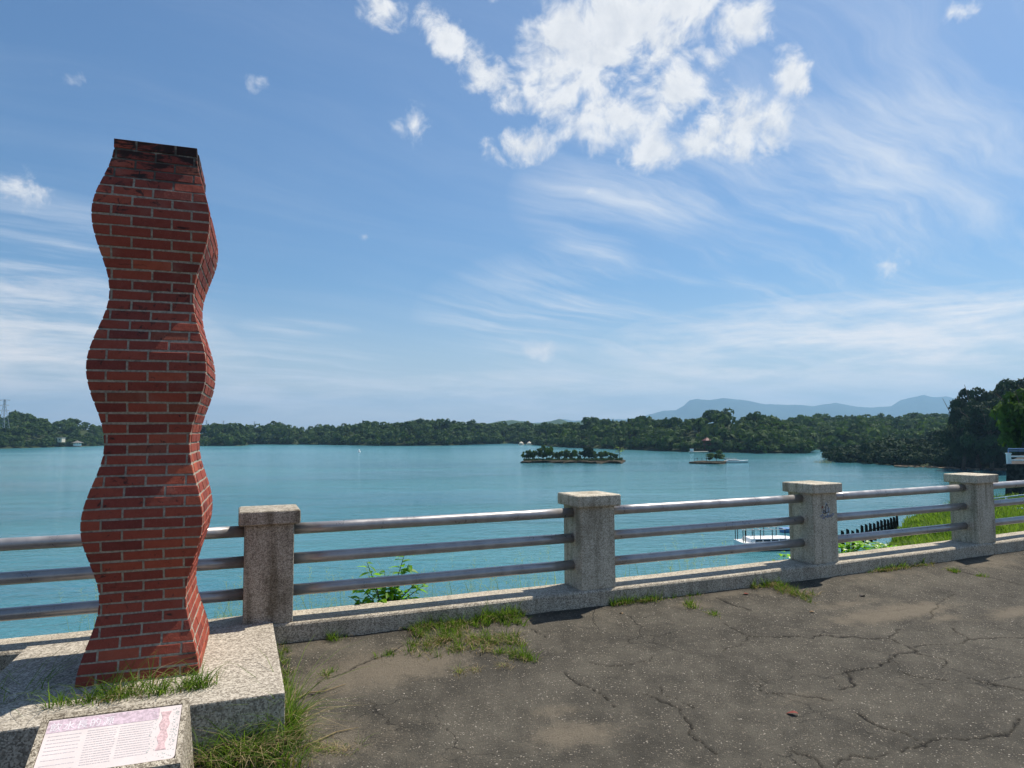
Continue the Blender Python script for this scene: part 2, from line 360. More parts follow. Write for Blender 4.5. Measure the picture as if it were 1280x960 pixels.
def turfmat():
    m, t, b = pmat('turf', .95, .1); p = t.pos(); n = t.noise(p, 1.2, 6, .65); f = t.noise(p, 30, 4, .7)
    c = t.mix(t.mr(n, .35, .65), (.05, .085, .018), (.10, .14, .035)); c = t.mix(t.mr(f, .5, .8, 0, .6), c, (.07, .06, .03))
    t.put(b.inputs['Base Color'], c); t.put(b.inputs['Normal'], t.bump(f, .8, .05)); return m
M_turf = turfmat()
M_white = flat('white_paint', (.78, .78, .76), .45, .4, 0, .06)
M_grey = flat('grey_paint', (.40, .41, .42), .6, .3)
M_glass = flat('dark_glass', (.02, .025, .03), .12, .6)
M_black = flat('weathered_dark_wood', (.028, .024, .022), .85, .15, 0, .3, 9)
M_wall = stone('shaded_dark_concrete', (.018, .017, .015), (.035, .033, .030), (.060, .056, .05), 6, .02, .5)  # near-black colour holds the shade on the wall's facing side
M_blue = flat('blue_paint', (.10, .22, .42), .5, .4)
M_paleblue = flat('galvanised_pale_blue', (.42, .58, .66), .45, .5, .2)
M_red = flat('red_paint', (.13, .03, .022), .6, .3)
M_cream = flat('cream_render', (.62, .56, .44), .8, .2)
M_tile = flat('roof_tile', (.16, .15, .13), .8, .2, 0, .2, 3)
M_steel = flat('pylon_steel', (.33, .35, .37), .6, .4, .4)
M_rock = flat('shore_rock', (.20, .155, .105), .95, .1, 0, .4, .7)
M_islandbank = flat('island_bank', (.052, .042, .026), .95, .1, 0, .4, 1.2)

# ------------------------------------------------------------------ the fence line: a gentle arc; (s along, c across: minus is our side)
KAP, H0, X0, Y0 = .00888, .377, -1.971, 5.62
def fp(s, c, z=0.0):
    h = H0+KAP*s
    return Vector((X0+(math.sin(h)-math.sin(H0))/KAP-math.sin(h)*c, Y0-(math.cos(h)-math.cos(H0))/KAP+math.cos(h)*c, z))
def fpn(s, c):
    h = H0+KAP*s
    return X0+(np.sin(h)-np.sin(H0))/KAP-np.sin(h)*c, Y0-(np.cos(h)-np.cos(H0))/KAP+np.cos(h)*c
CX, CY = X0-math.sin(H0)/KAP, Y0+math.cos(H0)/KAP           # centre of the arc
def tosc(x, y):
    r = np.hypot(np.asarray(x)-CX, np.asarray(y)-CY); h = np.arctan2(np.asarray(x)-CX, CY-np.asarray(y))
    return (h-H0)/KAP, 1/KAP-r
def gz(s, c):                                              # height of the paved ground on our side
    a = np.clip(-np.asarray(c)-.2, 0, None)
    return -.165*(1-np.exp(-a*1.15))*1.0

# ------------------------------------------------------------------ paved ground with its cracks and drifts of sand
def graded(a, b, step, lo, hi, g=1.35):
    mid = list(np.arange(a, b+1e-6, step)); up = []; x = mid[-1]; d = step
    while x < hi: d *= g; x += d; up.append(x)
    dn = []; x = mid[0]; d = step
    while x > lo: d *= g; x -= d; dn.append(x)
    return np.array(dn[::-1]+mid+up)
ss = graded(-.2, 8.6, .014, -95, 60); cc = graded(-4.1, -.06, .014, -70, -.06)
cc = cc[cc <= -.05]; cc[-1] = -.06
SS, CC = np.meshgrid(ss, cc, indexing='ij'); GX, GY = fpn(SS, CC)
def pxsc(px, py, z=-.08):
    for _ in range(3):
        p = onz(px, py, z); s, c = tosc(p.x, p.y); z = float(gz(s, c))
    return float(s), float(c)
a8 = lambda L: [pxsc(800+x/2.667, 680+y/2.667) for x, y in L]
a6 = lambda L: [pxsc(340+x/2.4615, 700+y/2.4615) for x, y in L]
CR = [a8([(270,262),(330,290),(372,310),(320,345),(275,355)]), a8([(372,312),(450,311),(560,311),(700,315),(830,317),(848,300),(865,282)]),
      a8([(830,317),(880,340),(915,360),(860,372),(810,395),(800,410),(740,418),(690,430),(700,450),(715,470),(670,480)]),
      a8([(912,345),(1000,334),(1080,331),(1085,310),(1060,290),(1040,275)]), a8([(1085,311),(1180,310),(1300,311)]), a8([(915,365),(1000,385),(1020,412)]),
      a8([(860,430),(930,452),(1010,460)]), a8([(1100,450),(1190,470),(1300,494)]), a8([(720,560),(800,600),(890,635),(930,658),(990,655),(1060,655),(1130,640),(1200,630),(1240,600),(1300,575)]),
      a8([(930,660),(850,695),(800,715),(720,705),(640,735),(600,748)]), a8([(520,690),(570,700),(612,742)]), a8([(380,450),(420,498),(540,505),(640,515)]),
      a8([(1040,88),(1100,100),(1180,115),(1300,138)]), a8([(968,252),(980,212),(1010,190),(1040,168)]), a8([(250,186),(300,200),(370,222)]), a8([(0,490),(60,515),(120,545),(180,640),(240,690)]),
      a6([(800,215),(820,228),(850,245)]), a6([(895,348),(960,390),(1010,410),(1060,452)]), a6([(980,320),(1050,326),(1100,323),(1180,300)]), a6([(1180,385),(1230,420),(1290,450)]),
      a6([(140,382),(190,352),(240,345),(280,318),(330,302),(400,268)]), a6([(60,435),(110,415),(170,400)])]
crk = np.zeros(SS.shape); fine = (SS > -.3) & (SS < 8.8) & (CC > -4.2)
wob = (fbm(SS*9, CC*9, 3, 5)-.5)*.10; wob2 = (fbm(SS*9+40, CC*9+40, 3, 9)-.5)*.10
sx = (SS+wob)[fine]; cx_ = (CC+wob2)[fine]; dmin = np.full(sx.shape, 9.0); wid = np.full(sx.shape, .01)
for li, L in enumerate(CR):
    big = .0105 if li in (1, 2, 4, 8, 12, 14) else .007
    for (s0, c0), (s1, c1_) in zip(L[:-1], L[1:]):
        d = np.array([s1-s0, c1_-c0]); l2 = max(d@d, 1e-9)
        t_ = np.clip(((sx-s0)*d[0]+(cx_-c0)*d[1])/l2, 0, 1); dd = np.hypot(sx-s0-t_*d[0], cx_-c0-t_*d[1])
        w = dd < dmin; dmin = np.where(w, dd, dmin); wid = np.where(w, big, wid)
wid = wid*(.35+1.3*fbm(sx*4, cx_*4, 2, 77))
crk[fine] = np.clip(1.25-dmin/wid, 0, 1)
sand = np.zeros(SS.shape)
for px, py, rs, rc, k in ((500, 832, .75, .33, .95), (440, 850, .55, .30, .7), (395, 800, .35, .25, .6), (420, 930, .6, .35, .6), (720, 915, .38, .18, .75), (690, 890, .3, .12, .55), (1120, 765, .8, .20, .95), (1060, 755, .5, .12, .6), (1180, 772, .3, .1, .6), (1275, 765, .6, .15, .8),
                          (905, 745, .45, .12, .6), (870, 758, .25, .15, .7), (1230, 705, .9, .25, .6), (640, 760, .4, .18, .55), (600, 790, .5, .2, .5), (980, 740, .5, .15, .5), (1100, 720, .7, .15, .5), (1020, 870, .4, .15, .35), (560, 945, .3, .15, .35)):
    s, c = pxsc(px, py); sand = np.maximum(sand, k*np.exp(-(((SS-s)/rs)**2+((CC-c)/rc)**2)*.9))
sand = np.clip(sand+(fbm(SS*1.3, CC*1.3, 4, 21)-.5)*.55, 0, 1)
sand = np.maximum(sand, np.clip((CC+.75)*1.0, 0, .45)*fbm(SS*2, CC*2, 3, 3)*1.3)
dark_zone = np.exp(-((CC+.22)/.06)**2)*.8*fbm(SS*3, CC*3, 3, 13)*1.4  # uneven darker strip on the ground along the kerb foot
s, c = pxsc(905, 752); dark_zone = np.maximum(dark_zone, np.exp(-(((SS-s)/.22)**2+((CC-c)/.08)**2))*.5)
GZ = gz(SS, CC)+(fbm(SS*.9, CC*.9, 3, 31)-.5)*.03*np.clip((-CC-.3), 0, 1)+(fbm(SS*7, CC*7, 3, 41)-.5)*.012-crk*.012+sand*.004
ni, nj = SS.shape; idx = np.arange(ni*nj).reshape(ni, nj)
Fq = np.stack([idx[:-1, :-1], idx[1:, :-1], idx[1:, 1:], idx[:-1, 1:]], -1).reshape(-1, 4)
me = npmesh('ground', np.stack([GX, GY, GZ], -1).reshape(-1, 3), Fq, {'sand': sand.ravel(), 'crack': np.clip(crk, 0, 1).ravel(), 'dark_zone': np.clip(dark_zone, 0, 1).ravel()}, True)
tag(link('ground', me, M_ground), 'cracked grey asphalt ground with drifts of sand', kind='structure')

# ------------------------------------------------------------------ lake
WZ = -9.0
wv = graded(-60, 60, 20, -14000, 14000, 1.5)
WX, WY = np.meshgrid(wv, graded(0, 100, 20, -400, 16000, 1.5), indexing='ij'); idx = np.arange(WX.size).reshape(WX.shape)
me = npmesh('lake_water', np.stack([WX, WY, np.full(WX.shape, WZ)], -1).reshape(-1, 3), np.stack([idx[:-1, :-1], idx[1:, :-1], idx[1:, 1:], idx[:-1, 1:]], -1).reshape(-1, 4))
tag(link('lake_water', me, M_water), 'turquoise lake water with fine ripples', kind='structure')

# ------------------------------------------------------------------ grassy bank beyond the fence
def edge_c(s): return np.interp(s, [-100, 6.4, 7.4, 9.4, 11.6, 14.7, 20, 26, 40], [.25, .25, .62, 1.66, 2.85, 4.65, 6.8, 7.5, 8.0])
def bz(s, c):
    s = np.asarray(s, float); c = np.asarray(c, float); e = edge_c(s)
    run = .02*np.clip(s-14, 0, None)*np.clip(c/5, 0, 1)
    flatz = -.10-.088*np.clip(c-.2, 0, None)-run
    ez = -.10-.088*np.clip(e-.2, 0, None)-run
    z = np.where(c < e, flatz, ez-np.interp(s, [4, 6.5], [.62, 1.5])*(c-e))
    return np.maximum(z, WZ-.5)
bs = graded(4.5, 14, .18, -40, 36, 1.2); bc = np.concatenate([np.arange(.15, 7, .16), np.arange(7.2, 36, .9)])
BS, BC = np.meshgrid(bs, bc, indexing='ij'); BX, BY = fpn(BS, BC); BZ = bz(BS, BC)+(fbm(BS*.8, BC*.8, 3, 8)-.5)*.16*np.clip((BC-.2)*2, 0, 1)
BZ = np.maximum(BZ, WZ-.5)
idx = np.arange(BS.size).reshape(BS.shape)
me = npmesh('lake_bank', np.stack([BX, BY, BZ], -1).reshape(-1, 3), np.stack([idx[:-1, :-1], idx[1:, :-1], idx[1:, 1:], idx[:-1, 1:]], -1).reshape(-1, 4), None, True)
tag(link('lake_bank', me, M_turf), 'grassy bank falling from the fence to the lake', kind='structure')

def blades(P, h, w, lean, rng, seg=3, dirs=None, curl=1.0):
    """tapered bent ribbons rooted at the points P; returns vertices and faces"""
    n = len(P); a = rng.uniform(0, 2*np.pi, n); h = np.broadcast_to(h, n); w = np.broadcast_to(w, n); lean = np.broadcast_to(lean, n)
    la = rng.uniform(0, 2*np.pi, n) if dirs is None else dirs
    V = []
    for k in range(seg+1):
        t = k/seg; off = lean*h*t**(1+curl); zz = h*(t-.35*lean*t**3)
        wid_ = w*(1-t)**.7*(.55+.45*(1 if k else .6)) + w*.04
        cxp = P[:, 0]+np.cos(la)*off; cyp = P[:, 1]+np.sin(la)*off; czp = P[:, 2]+zz
        ox = np.cos(a)*wid_/2; oy = np.sin(a)*wid_/2
        V.append(np.stack([np.stack([cxp-ox, cyp-oy, czp], -1), np.stack([cxp+ox, cyp+oy, czp], -1)], 1))
    V = np.stack(V, 1).reshape(n, -1, 3); nv = V.shape[1]
    f = np.array([[2*k, 2*k+1, 2*k+3, 2*k+2] for k in range(seg)]); F = (np.arange(n)[:, None, None]*nv+f[None]).reshape(-1, 4)
    return V.reshape(-1, 3), F, nv
def grass_obj(name, P, h, w, lean, mat, label, rng=RNG, seg=3, tint=None, dirs=None, kind='stuff', cat=None, group=None, curl=1.0):
    V, F, nv = blades(P, h, w, lean, rng, seg, dirs, curl); ti = np.repeat(rng.uniform(0, 1, len(P))**1.3 if tint is None else tint, nv)
    o = link(name, npmesh(name, V, F, {'tint': ti}), mat); return tag(o, label, cat, group, kind)

# turf of blades on the shoulder at the right
n = 34000; s = RNG.uniform(6.3, 26, n); e = edge_c(s); c = .22+RNG.uniform(0, 1, n)**.9*(e+.35-.22)
keep = fbm(s*1.2, c*1.2, 3, 66) > .30; s, c, e = s[keep], c[keep], e[keep]
x, y = fpn(s, c); z = bz(s, c)
d = np.hypot(x, y); P = np.stack([x, y, z-.03], -1)
grass_obj('bank_grass', P, RNG.uniform(.10, .30, len(P))*(1+.02*d)*np.where(c > e-.5, .5, 1), .010+.0011*d, RNG.uniform(.1, .8, len(P)), M_grass, 'bright green grass covering the bank behind the fence at right', tint=np.clip(fbm(s*.9, c*.9, 3, 5)*1.2-.1+RNG.uniform(-.25, .25, len(P)), 0, 1))
# ivy-like low leafy weeds along the back of the kerb between the third and fourth posts
# tall seeding grass just below the kerb
n = 5200; s = RNG.uniform(-4, 6.3, n); c = RNG.uniform(.40, 1.5, n)
dens = fbm(s*1.3+3, c*1.0, 3, 12); dens = dens+np.exp(-((s+.35)/.45)**2)*.38+np.exp(-((s-1.9)/.45)**2)*.16; keep = dens > .47; s, c = s[keep], c[keep]
x, y = fpn(s, c); P = np.stack([x, y, bz(s, c)-.05], -1)
grass_obj('tall_grass', P, RNG.uniform(.22, .62, len(P)), .010, RNG.uniform(.15, .8, len(P)), M_tall, 'pale green tall grass growing on the bank just behind the kerb', seg=4)
n = 650; s = RNG.uniform(-4, 6.3, n); c = RNG.uniform(.35, 1.1, n); dens = fbm(s*1.1+3, c, 3, 12)+np.exp(-((s-2.0)/.5)**2)*.12; k_ = dens > .48; s, c = s[k_], c[k_]
x, y = fpn(s, c); z = bz(s, c); Vs, Fs, nb = [], [], 0
for i in range(len(s)):                                     # feathery seed heads
    H = RNG.uniform(.45, .80); b0 = np.array([x[i], y[i], z[i]-.05]); la = RNG.uniform(0, 6.28); tip = b0+np.array([math.cos(la)*.16*H, math.sin(la)*.16*H, H])
    m_ = 26; u = RNG.uniform(.66, 1, m_); q = b0+(tip-b0)*u[:, None]
    V, F, nv = blades(q, RNG.uniform(.02, .05, m_), .0035, 1.2, RNG, 1); Vs.append(V); Fs.append(F+nb); nb += len(V)
    V, F, nv = blades(b0[None], np.array([H]), np.array([.004]), np.array([.16]), RNG, 4, np.array([la])); Vs.append(V); Fs.append(F+nb); nb += len(V)
V = np.concatenate(Vs); F = np.concatenate(Fs)
tag(link('seeding_grass', npmesh('seeding_grass', V, F, {'tint': np.full(len(V), .8)}), M_tall), 'feathery seed heads of tall grass showing above the kerb', kind='stuff')

# ------------------------------------------------------------------ kerb
ks = np.arange(-9, 26, .11); prof = [(-.200, -.16), (-.200, .128), (-.192, .142), (-.178, .150), (.178, .150), (.192, .142), (.200, .128), (.200, -.25)]
V = []; 
for i, s_ in enumerate(ks):
    for j, (c_, z_) in enumerate(prof):
        wv_ = (float(vnoise(np.array(s_*2.1), np.array(j*.7), 3))-.5)*.012
        V.append(fp(s_, c_+wv_, z_+(wv_*.5 if z_ > 0 else 0)))
np_ = len(prof); F = [(i*np_+j, (i+1)*np_+j, (i+1)*np_+j+1, i*np_+j+1) for i in range(len(ks)-1) for j in range(np_-1)]
me = npmesh('kerb', np.array([tuple(v) for v in V]), F, None, False)
tag(link('kerb', me, M_kerb), 'low washed stone kerb that carries the fence posts', kind='structure')

# ------------------------------------------------------------------ fence: stone posts with caps, three pipe rails a bay
fence = empty('lakeside_fence', fp(0, 0, .15), 'lakeside fence of square stone posts with three grey pipe rails', 'fence')
inv = Matrix.Translation(-fence.location)
PS_ = [2.928*k for k in range(-1, 6)]
def post_mesh(nm, w, d, z0, z1, bev, rng, mat=None):
    mb = MB(); mb.box((0, 0, (z0+z1)/2), (w, d, z1-z0))
    me = bpy.data.meshes.new(nm); me.from_pydata(mb.v, [], mb.f); bm = bmesh.new(); bm.from_mesh(me)
    bmesh.ops.recalc_face_normals(bm, faces=bm.faces)
    bmesh.ops.bevel(bm, geom=bm.edges[:], offset=bev, segments=3, profile=.6, affect='EDGES')
    for v in bm.verts: v.co += Vector((rng.uniform(-1, 1), rng.uniform(-1, 1), rng.uniform(-1, 1)))*.0018
    bm.to_mesh(me); bm.free(); me.materials.append(mat or M_post); return me
prng = random.Random(3)
posts = []
for k, s_ in enumerate(PS_):
    po = link('post', post_mesh('post', .369, .355, .0, .775, .014, prng, M_post_dark if k == 1 else M_post), None, fence)
    po.location = inv @ fp(s_, 0, .146); po.rotation_euler[2] = H0+KAP*s_
    co = link('cap', post_mesh('cap', .459, .445, 0, .110, .018, prng, M_post_dark if k == 1 else M_post), None, po); co.location = (0, 0, .772); posts.append(po)
for b_ in range(-2, 6):
    s0 = 2.928*b_+.178; s1 = 2.928*(b_+1)-.178
    for zc in (.852, .612, .360):
        mb = MB(); pts = [fp(s0+(s1-s0)*q/6, 0, zc)-fence.location for q in range(7)]
        mb.tube([pts[0]]+pts[1:-1]+[pts[-1]], .046, 20)
        mb.build('rail', M_rail, fence, smooth=True)
# scrawl on the third visible post: remains of a sticker, pale blue and dark strokes with one red spot
gp = posts[3]
def strokes(mat, lines, w, nm, parent, yoff):
    mb = MB()
    for L in lines:
        for (a, b), (c_, d_) in zip(L[:-1], L[1:]):
            p, q = Vector((a, 0, b)), Vector((c_, 0, d_)); t_ = (q-p); t_ = t_.normalized()*w*.3; nn = Vector((-t_.z, 0, t_.x)).normalized()*w/2
            vs = [p-t_-nn, q+t_-nn, q+t_+nn, p-t_+nn]; mb.add([v+Vector((0, yoff, 0)) for v in vs]+[v+Vector((0, yoff+.0012, 0)) for v in vs], [(0, 1, 2, 3), (7, 6, 5, 4), (0, 4, 5, 1), (1, 5, 6, 2), (2, 6, 7, 3), (3, 7, 4, 0)])
    return mb.build(nm, mat, parent)
gr = random.Random(11); M_gr1 = flat('faded_blue_ink', (.22, .27, .38), .7); M_gr2 = flat('pale_ink', (.50, .55, .58), .7); M_gr3 = flat('dark_ink', (.06, .065, .08), .7); M_gr4 = flat('faded_red_ink', (.30, .10, .07), .7)
def scrib(n, x0, x1, z0, z1):
    L = []; x = x0; 
    for i in range(n): L.append((x0+(x1-x0)*i/(n-1)+gr.uniform(-.008, .008), gr.uniform(z0, z1)))
    return L
strokes(M_gr2, [scrib(9, -.055, .055, .525, .60), [(.0, .58), (.01, .665), (.03, .64), (.04, .58)], scrib(7, -.03, .06, .57, .61)], .012, 'graffiti', gp, -.1800)
strokes(M_gr1, [scrib(16, -.085, .115, .50, .545), scrib(12, -.05, .075, .49, .53), [(.085, .53), (.12, .545), (.125, .53)]], .007, 'graffiti', gp, -.1815)
strokes(M_gr3, [[(-.045, .56), (-.03, .59), (-.012, .565)], [(-.005, .56), (.0, .625), (.02, .655), (.045, .61), (.05, .56)], scrib(8, -.04, .05, .545, .575)], .006, 'graffiti', gp, -.1830)
strokes(M_gr4, [[(-.052, .618), (-.046, .628), (-.038, .620), (-.045, .612), (-.052, .618)]], .012, 'graffiti', gp, -.1800)

# ------------------------------------------------------------------ brick sculpture
BY0, BH, NC = .17, 3.318, 52
CYAW = .345
bc0 = onz(94, 860, .17)*.5+onz(248, 843.6, .17)*.5
ce = Vector((math.cos(CYAW), math.sin(CYAW), 0)); cn = Vector((-math.sin(CYAW), math.cos(CYAW), 0))
sculpt = empty('brick_sculpture', Vector((bc0.x, bc0.y, .17))+cn*.447, 'tall red brick column with wavy bulging sides on a stone plinth', 'sculpture', rz=CYAW)
wave = lambda z: .046*math.cos(2*math.pi*(z+BY0-1.10)/.942)
hwf = lambda z: .283+wave(z)
hdf = lambda z: .400+wave(z)
def side_pt(side, u, z, inset):
    """side 0 front, 1 right, 2 back, 3 left; u along the side, inset inward"""
    if side == 0: return Vector((u, -hdf(z)+inset, z))
    if side == 2: return Vector((-u, hdf(z)-inset, z))
    if side == 1: return Vector((hwf(z)-inset, u, z))
    return Vector((-hwf(z)+inset, -u, z))
mb = MB(); NZ = 99; rings = []
for k in range(NZ):
    z = BH*k/(NZ-1); a, b = hwf(z)-.004, hdf(z)-.004; rings.append([Vector((-a, -b, z)), Vector((a, -b, z)), Vector((a, b, z)), Vector((-a, b, z))])
fs = [(i*4+k, i*4+(k+1) % 4, (i+1)*4+(k+1) % 4, (i+1)*4+k) for i in range(NZ-1) for k in range(4)]+[(3, 2, 1, 0), tuple((NZ-1)*4+k for k in range(4))]
mb.add([v for r in rings for v in r], fs); mb.build('mortar_core', M_mortar, sculpt)
brng = random.Random(5); CH = BH/NC; J = .0118; LEN = .224
allb = []
for k in range(NC):
    z0, z1 = k*CH+J*.5, (k+1)*CH-J*.5
    if k == NC-1: z1 = BH-.002
    for side in range(4):
        half = hwf if side in (0, 2) else hdf
        ret = .0 if side in (0, 2) else .105+J
        off = 0 if k % 2 == 0 else .5
        if side in (1, 3): off += .27
        m_ = 4
        for j in range(-m_-1, m_+1):
            a, b = (j+off)*LEN+J/2, (j+1+off)*LEN-J/2
            P8 = []; ok = True; eb = .0025; prd = brng.uniform(-.0022, .0024)
            jit = [brng.uniform(-.0022, .0022) for _ in range(4)]
            if min(b, half((z0+z1)/2)-ret)-max(a, -half((z0+z1)/2)+ret) < .004: continue
            def X(v, z): 
                h_ = half(z)-ret; return max(-h_, min(h_, v))
            cor = [(X(a, z0), z0+jit[0]), (X(b, z0), z0+jit[1]), (X(b, z1), z1+jit[2]), (X(a, z1), z1+jit[3])]
            dep = .105
            um = (cor[0][0]+cor[1][0])/2; zm = (z0+z1)/2
            sh = lambda u, z, q: (u+(q if u < um else -q), z+(q if z < zm else -q))
            vs = [side_pt(side, *sh(u, z, eb), -prd) for u, z in cor]+[side_pt(side, u, z, eb-prd) for u, z in cor]+[side_pt(side, *sh(u, z, .004), dep) if side in (0, 2) else side_pt(side, *sh(u, z, .004), dep) for u, z in cor]
            fs = [(0, 1, 2, 3)]
            for q in range(4): fs += [(q, 4+q, 4+(q+1) % 4, (q+1) % 4), (4+q, 8+q, 8+(q+1) % 4, 4+(q+1) % 4)]
            tone = min(.89, max(0, brng.gauss(.42, .17)-.14*(zm/BH)))
            if brng.random() < .04: tone = .97
            allb.append((side, zm, vs, fs, tone))
parts = [b for b in allb if b[0] == 0]; sides = sorted([b for b in allb if b[0] == 1], key=lambda b: b[1])
room = max(0, 292-len(parts)); parts += sides[:room]; rest = sides[room:]+[b for b in allb if b[0] in (2, 3)]
for side, zm, vs, fs, tone in parts:
    MB().add(vs, fs, tone).build('brick', M_brick, sculpt)
mb = MB()
for side, zm, vs, fs, tone in rest: mb.add(vs, fs, tone)
tag(mb.build('brickwork', M_brick, sculpt), kind='stuff')

# plinth
PA, PB, PC0, PC1 = -1.575, .033, -1.745, -.1795
mb = MB(); zt = .170
def fv(s_, c_, z_): return fp(s_, c_, z_)
mb.add([fv(PA, PC0, -.24), fv(PB, PC0, -.24), fv(PB, -.2125, -.24), fv(PA, -.2125, -.24), fv(PA, PC0, zt), fv(PB, PC0, zt), fv(PB, -.2125, zt), fv(PA, -.2125, zt)],
       [(0, 1, 2, 3), (4, 5, 6, 7), (0, 1, 5, 4), (1, 2, 6, 5), (2, 3, 7, 6), (3, 0, 4, 7)])
pl = mb.build('stone_plinth', M_plinth, None, bevel=.010); tag(pl, 'low rectangular pebble-faced plinth under the brick column', 'plinth')
mb = MB(); mb.add([fv(PA, -.2115, .1535), fv(PB, -.2115, .1535), fv(PB, PC1, .1535), fv(PA, PC1, .1535), fv(PA, -.2115, zt-.001), fv(PB, -.2115, zt-.001), fv(PB, PC1, zt-.001), fv(PA, PC1, zt-.001)],
       [(0, 1, 2, 3), (4, 5, 6, 7), (0, 1, 5, 4), (1, 2, 6, 5), (2, 3, 7, 6), (3, 0, 4, 7)])
mb.build('coping_lip', M_plinth, pl, bevel=.006)

# ------------------------------------------------------------------ sign: sloping stone desk with a faded printed panel
sy = .335; TRp = onz(236.5, 872.3, .27); TLp = onz(55, 893.5, .27); SW = (TRp-TLp).length
sgn = empty('information_sign', Vector((TRp.x, TRp.y, -.17)), 'low sloping stone sign with a faded printed panel in front of the plinth', 'sign', rz=sy)
tilt = math.radians(29); SLn = .375; Z0 = .44                 # local: x to the right (0 at right edge), y back
def sl_pt(x, t_, up=0):                                     # t_ along the slope from the back edge, up = out of the slope
    return Vector((x, -t_*math.cos(tilt)-up*math.sin(tilt), Z0-t_*math.sin(tilt)+up*math.cos(tilt)))
mb = MB(); B_ = .030                                        # the block, its top with a recessed field
xs = (-SW, -SW+B_, -B_*.9, 0); ts = (0, .030, SLn-.030, SLn)
top = [[sl_pt(x, t_) for t_ in ts] for x in xs]; rec = [[sl_pt(x, t_, -.012) for t_ in ts[1:3]] for x in xs[1:3]]
vs = [v for r in top for v in r]; ix = lambda i, j: i*4+j
fs = [(ix(i, j), ix(i+1, j), ix(i+1, j+1), ix(i, j+1)) for i in range(3) for j in range(3) if not (i == 1 and j == 1)]
vs += [rec[0][0], rec[1][0], rec[1][1], rec[0][1]]; fs += [(16, 17, 18, 19), (ix(1, 1), ix(2, 1), 17, 16), (ix(2, 1), ix(2, 2), 18, 17), (ix(2, 2), ix(1, 2), 19, 18), (ix(1, 2), ix(1, 1), 16, 19)]
fl = .045
b4 = [Vector((-SW-.01, .03, -.12)), Vector((fl, .03, -.12)), Vector((fl*.3, sl_pt(0, SLn).y+.02, -.12)), Vector((-SW-.01, sl_pt(0, SLn).y+.02, -.12))]
vs += b4; q = 20
fs += [(ix(0, 0), ix(3, 0), q+1, q), (ix(3, 0), ix(3, 3), q+2, q+1), (ix(3, 3), ix(0, 3), q+3, q+2), (ix(0, 3), ix(0, 0), q, q+3), (q, q+1, q+2, q+3)]
mb.add(vs, fs); mb.build('stone_desk', M_slab, sgn)
M_panel = flat('faded_print', (.74, .64, .60), .35, .4, 0, .05, 9); M_band = flat('faded_mauve_print', (.60, .46, .50), .4, .4, 0, .25, 60); M_pink = flat('faded_pink_print', (.62, .43, .42), .4, .4, 0, .3, 90)
M_ptext = flat('faded_grey_print', (.56, .50, .50), .5); M_pwhite = flat('white_print', (.80, .74, .74), .4); M_pgreen = flat('faded_grey_green_print', (.47, .50, .46), .5, .3, 0, .3, 80)
px0, px1, pt0, pt1 = -SW+B_+.003, -B_*.9-.003, .034, SLn-.034
PW, PH = px1-px0, pt1-pt0
def pp(u, v, up): return sl_pt(px0+u*PW, pt0+v*PH, up)
def sheet(poly, up0, up1):
    n_ = len(poly); return [pp(u, v, up1) for u, v in poly]+[pp(u, v, up0) for u, v in poly], [tuple(range(n_)), tuple(range(2*n_-1, n_-1, -1))]+[(k, (k+1) % n_, n_+(k+1) % n_, n_+k) for k in range(n_)]
rc = [(1-.03+.03*math.sin(a), .94+.06*math.cos(a)) for a in np.linspace(math.pi/2, 0, 5)]
panel = MB().add(*sheet([(0, 0), (1, 0)]+rc+[(.02, 1), (0, .96)], -.0115, -.004)).build('panel', M_panel, sgn)
MB().add(*sheet([(.005, .01), (.83, .01), (.83, .23), (.005, .24)], -.0038, -.0030)).build('title_band', M_band, panel)
# the wavy column pictured at the right of the panel
ol = []
for k in range(13):
    v = .10+.72*k/12; ol.append((.885-.032-.010*math.cos(k*1.55), v))
poly = ol+[(2*.885-u, v) for u, v in ol[::-1]]
MB().add(*sheet(poly, -.0038, -.0028)).build('column_picture', M_pink, panel)
trng = random.Random(9); mb = MB()
for cx0, cx1, v0, v1, nn_ in ((.03, .27, .30, .62, 6), (.03, .27, .72, .90, 3), (.31, .53, .28, .88, 15), (.55, .80, .28, .84, 14)):
    for i in range(nn_):
        v = v0+(v1-v0)*i/(nn_-1); u = cx0
        while u < cx1-.01:
            l_ = trng.uniform(.008, .03); 
            mb.add(*sheet([(u, v), (min(u+l_, cx1), v), (min(u+l_, cx1), v+.011), (u, v+.011)], -.0038, -.0032)); u += l_+trng.uniform(.003, .006)
tag(mb.build('print_lines', M_ptext, panel), kind='stuff')
mb = MB()
for i in range(150):
    u, v = trng.uniform(.78, .985), trng.uniform(.05, .95)
    if abs(u-.885) < .05 and v < .85: u = trng.uniform(.94, .985)
    a = trng.uniform(.003, .009); mb.add(*sheet([(u, v), (u+a, v+a*.4), (u+a*.6, v+a*2), (u-a*.3, v+a*1.2)], -.0038, -.0030))
tag(mb.build('picture_foliage', M_pgreen, panel), kind='stuff')
def text_mesh(body, size):
    cu = bpy.data.curves.new('title', 'FONT'); cu.body = body; cu.size = size; cu.extrude = .0003; cu.space_character = 1.15
    ob = bpy.data.objects.new('title', cu); COL.objects.link(ob); dg = bpy.context.evaluated_depsgraph_get(); dg.update()
    me_ = bpy.data.meshes.new_from_object(ob.evaluated_get(dg)); bpy.data.objects.remove(ob); return me_
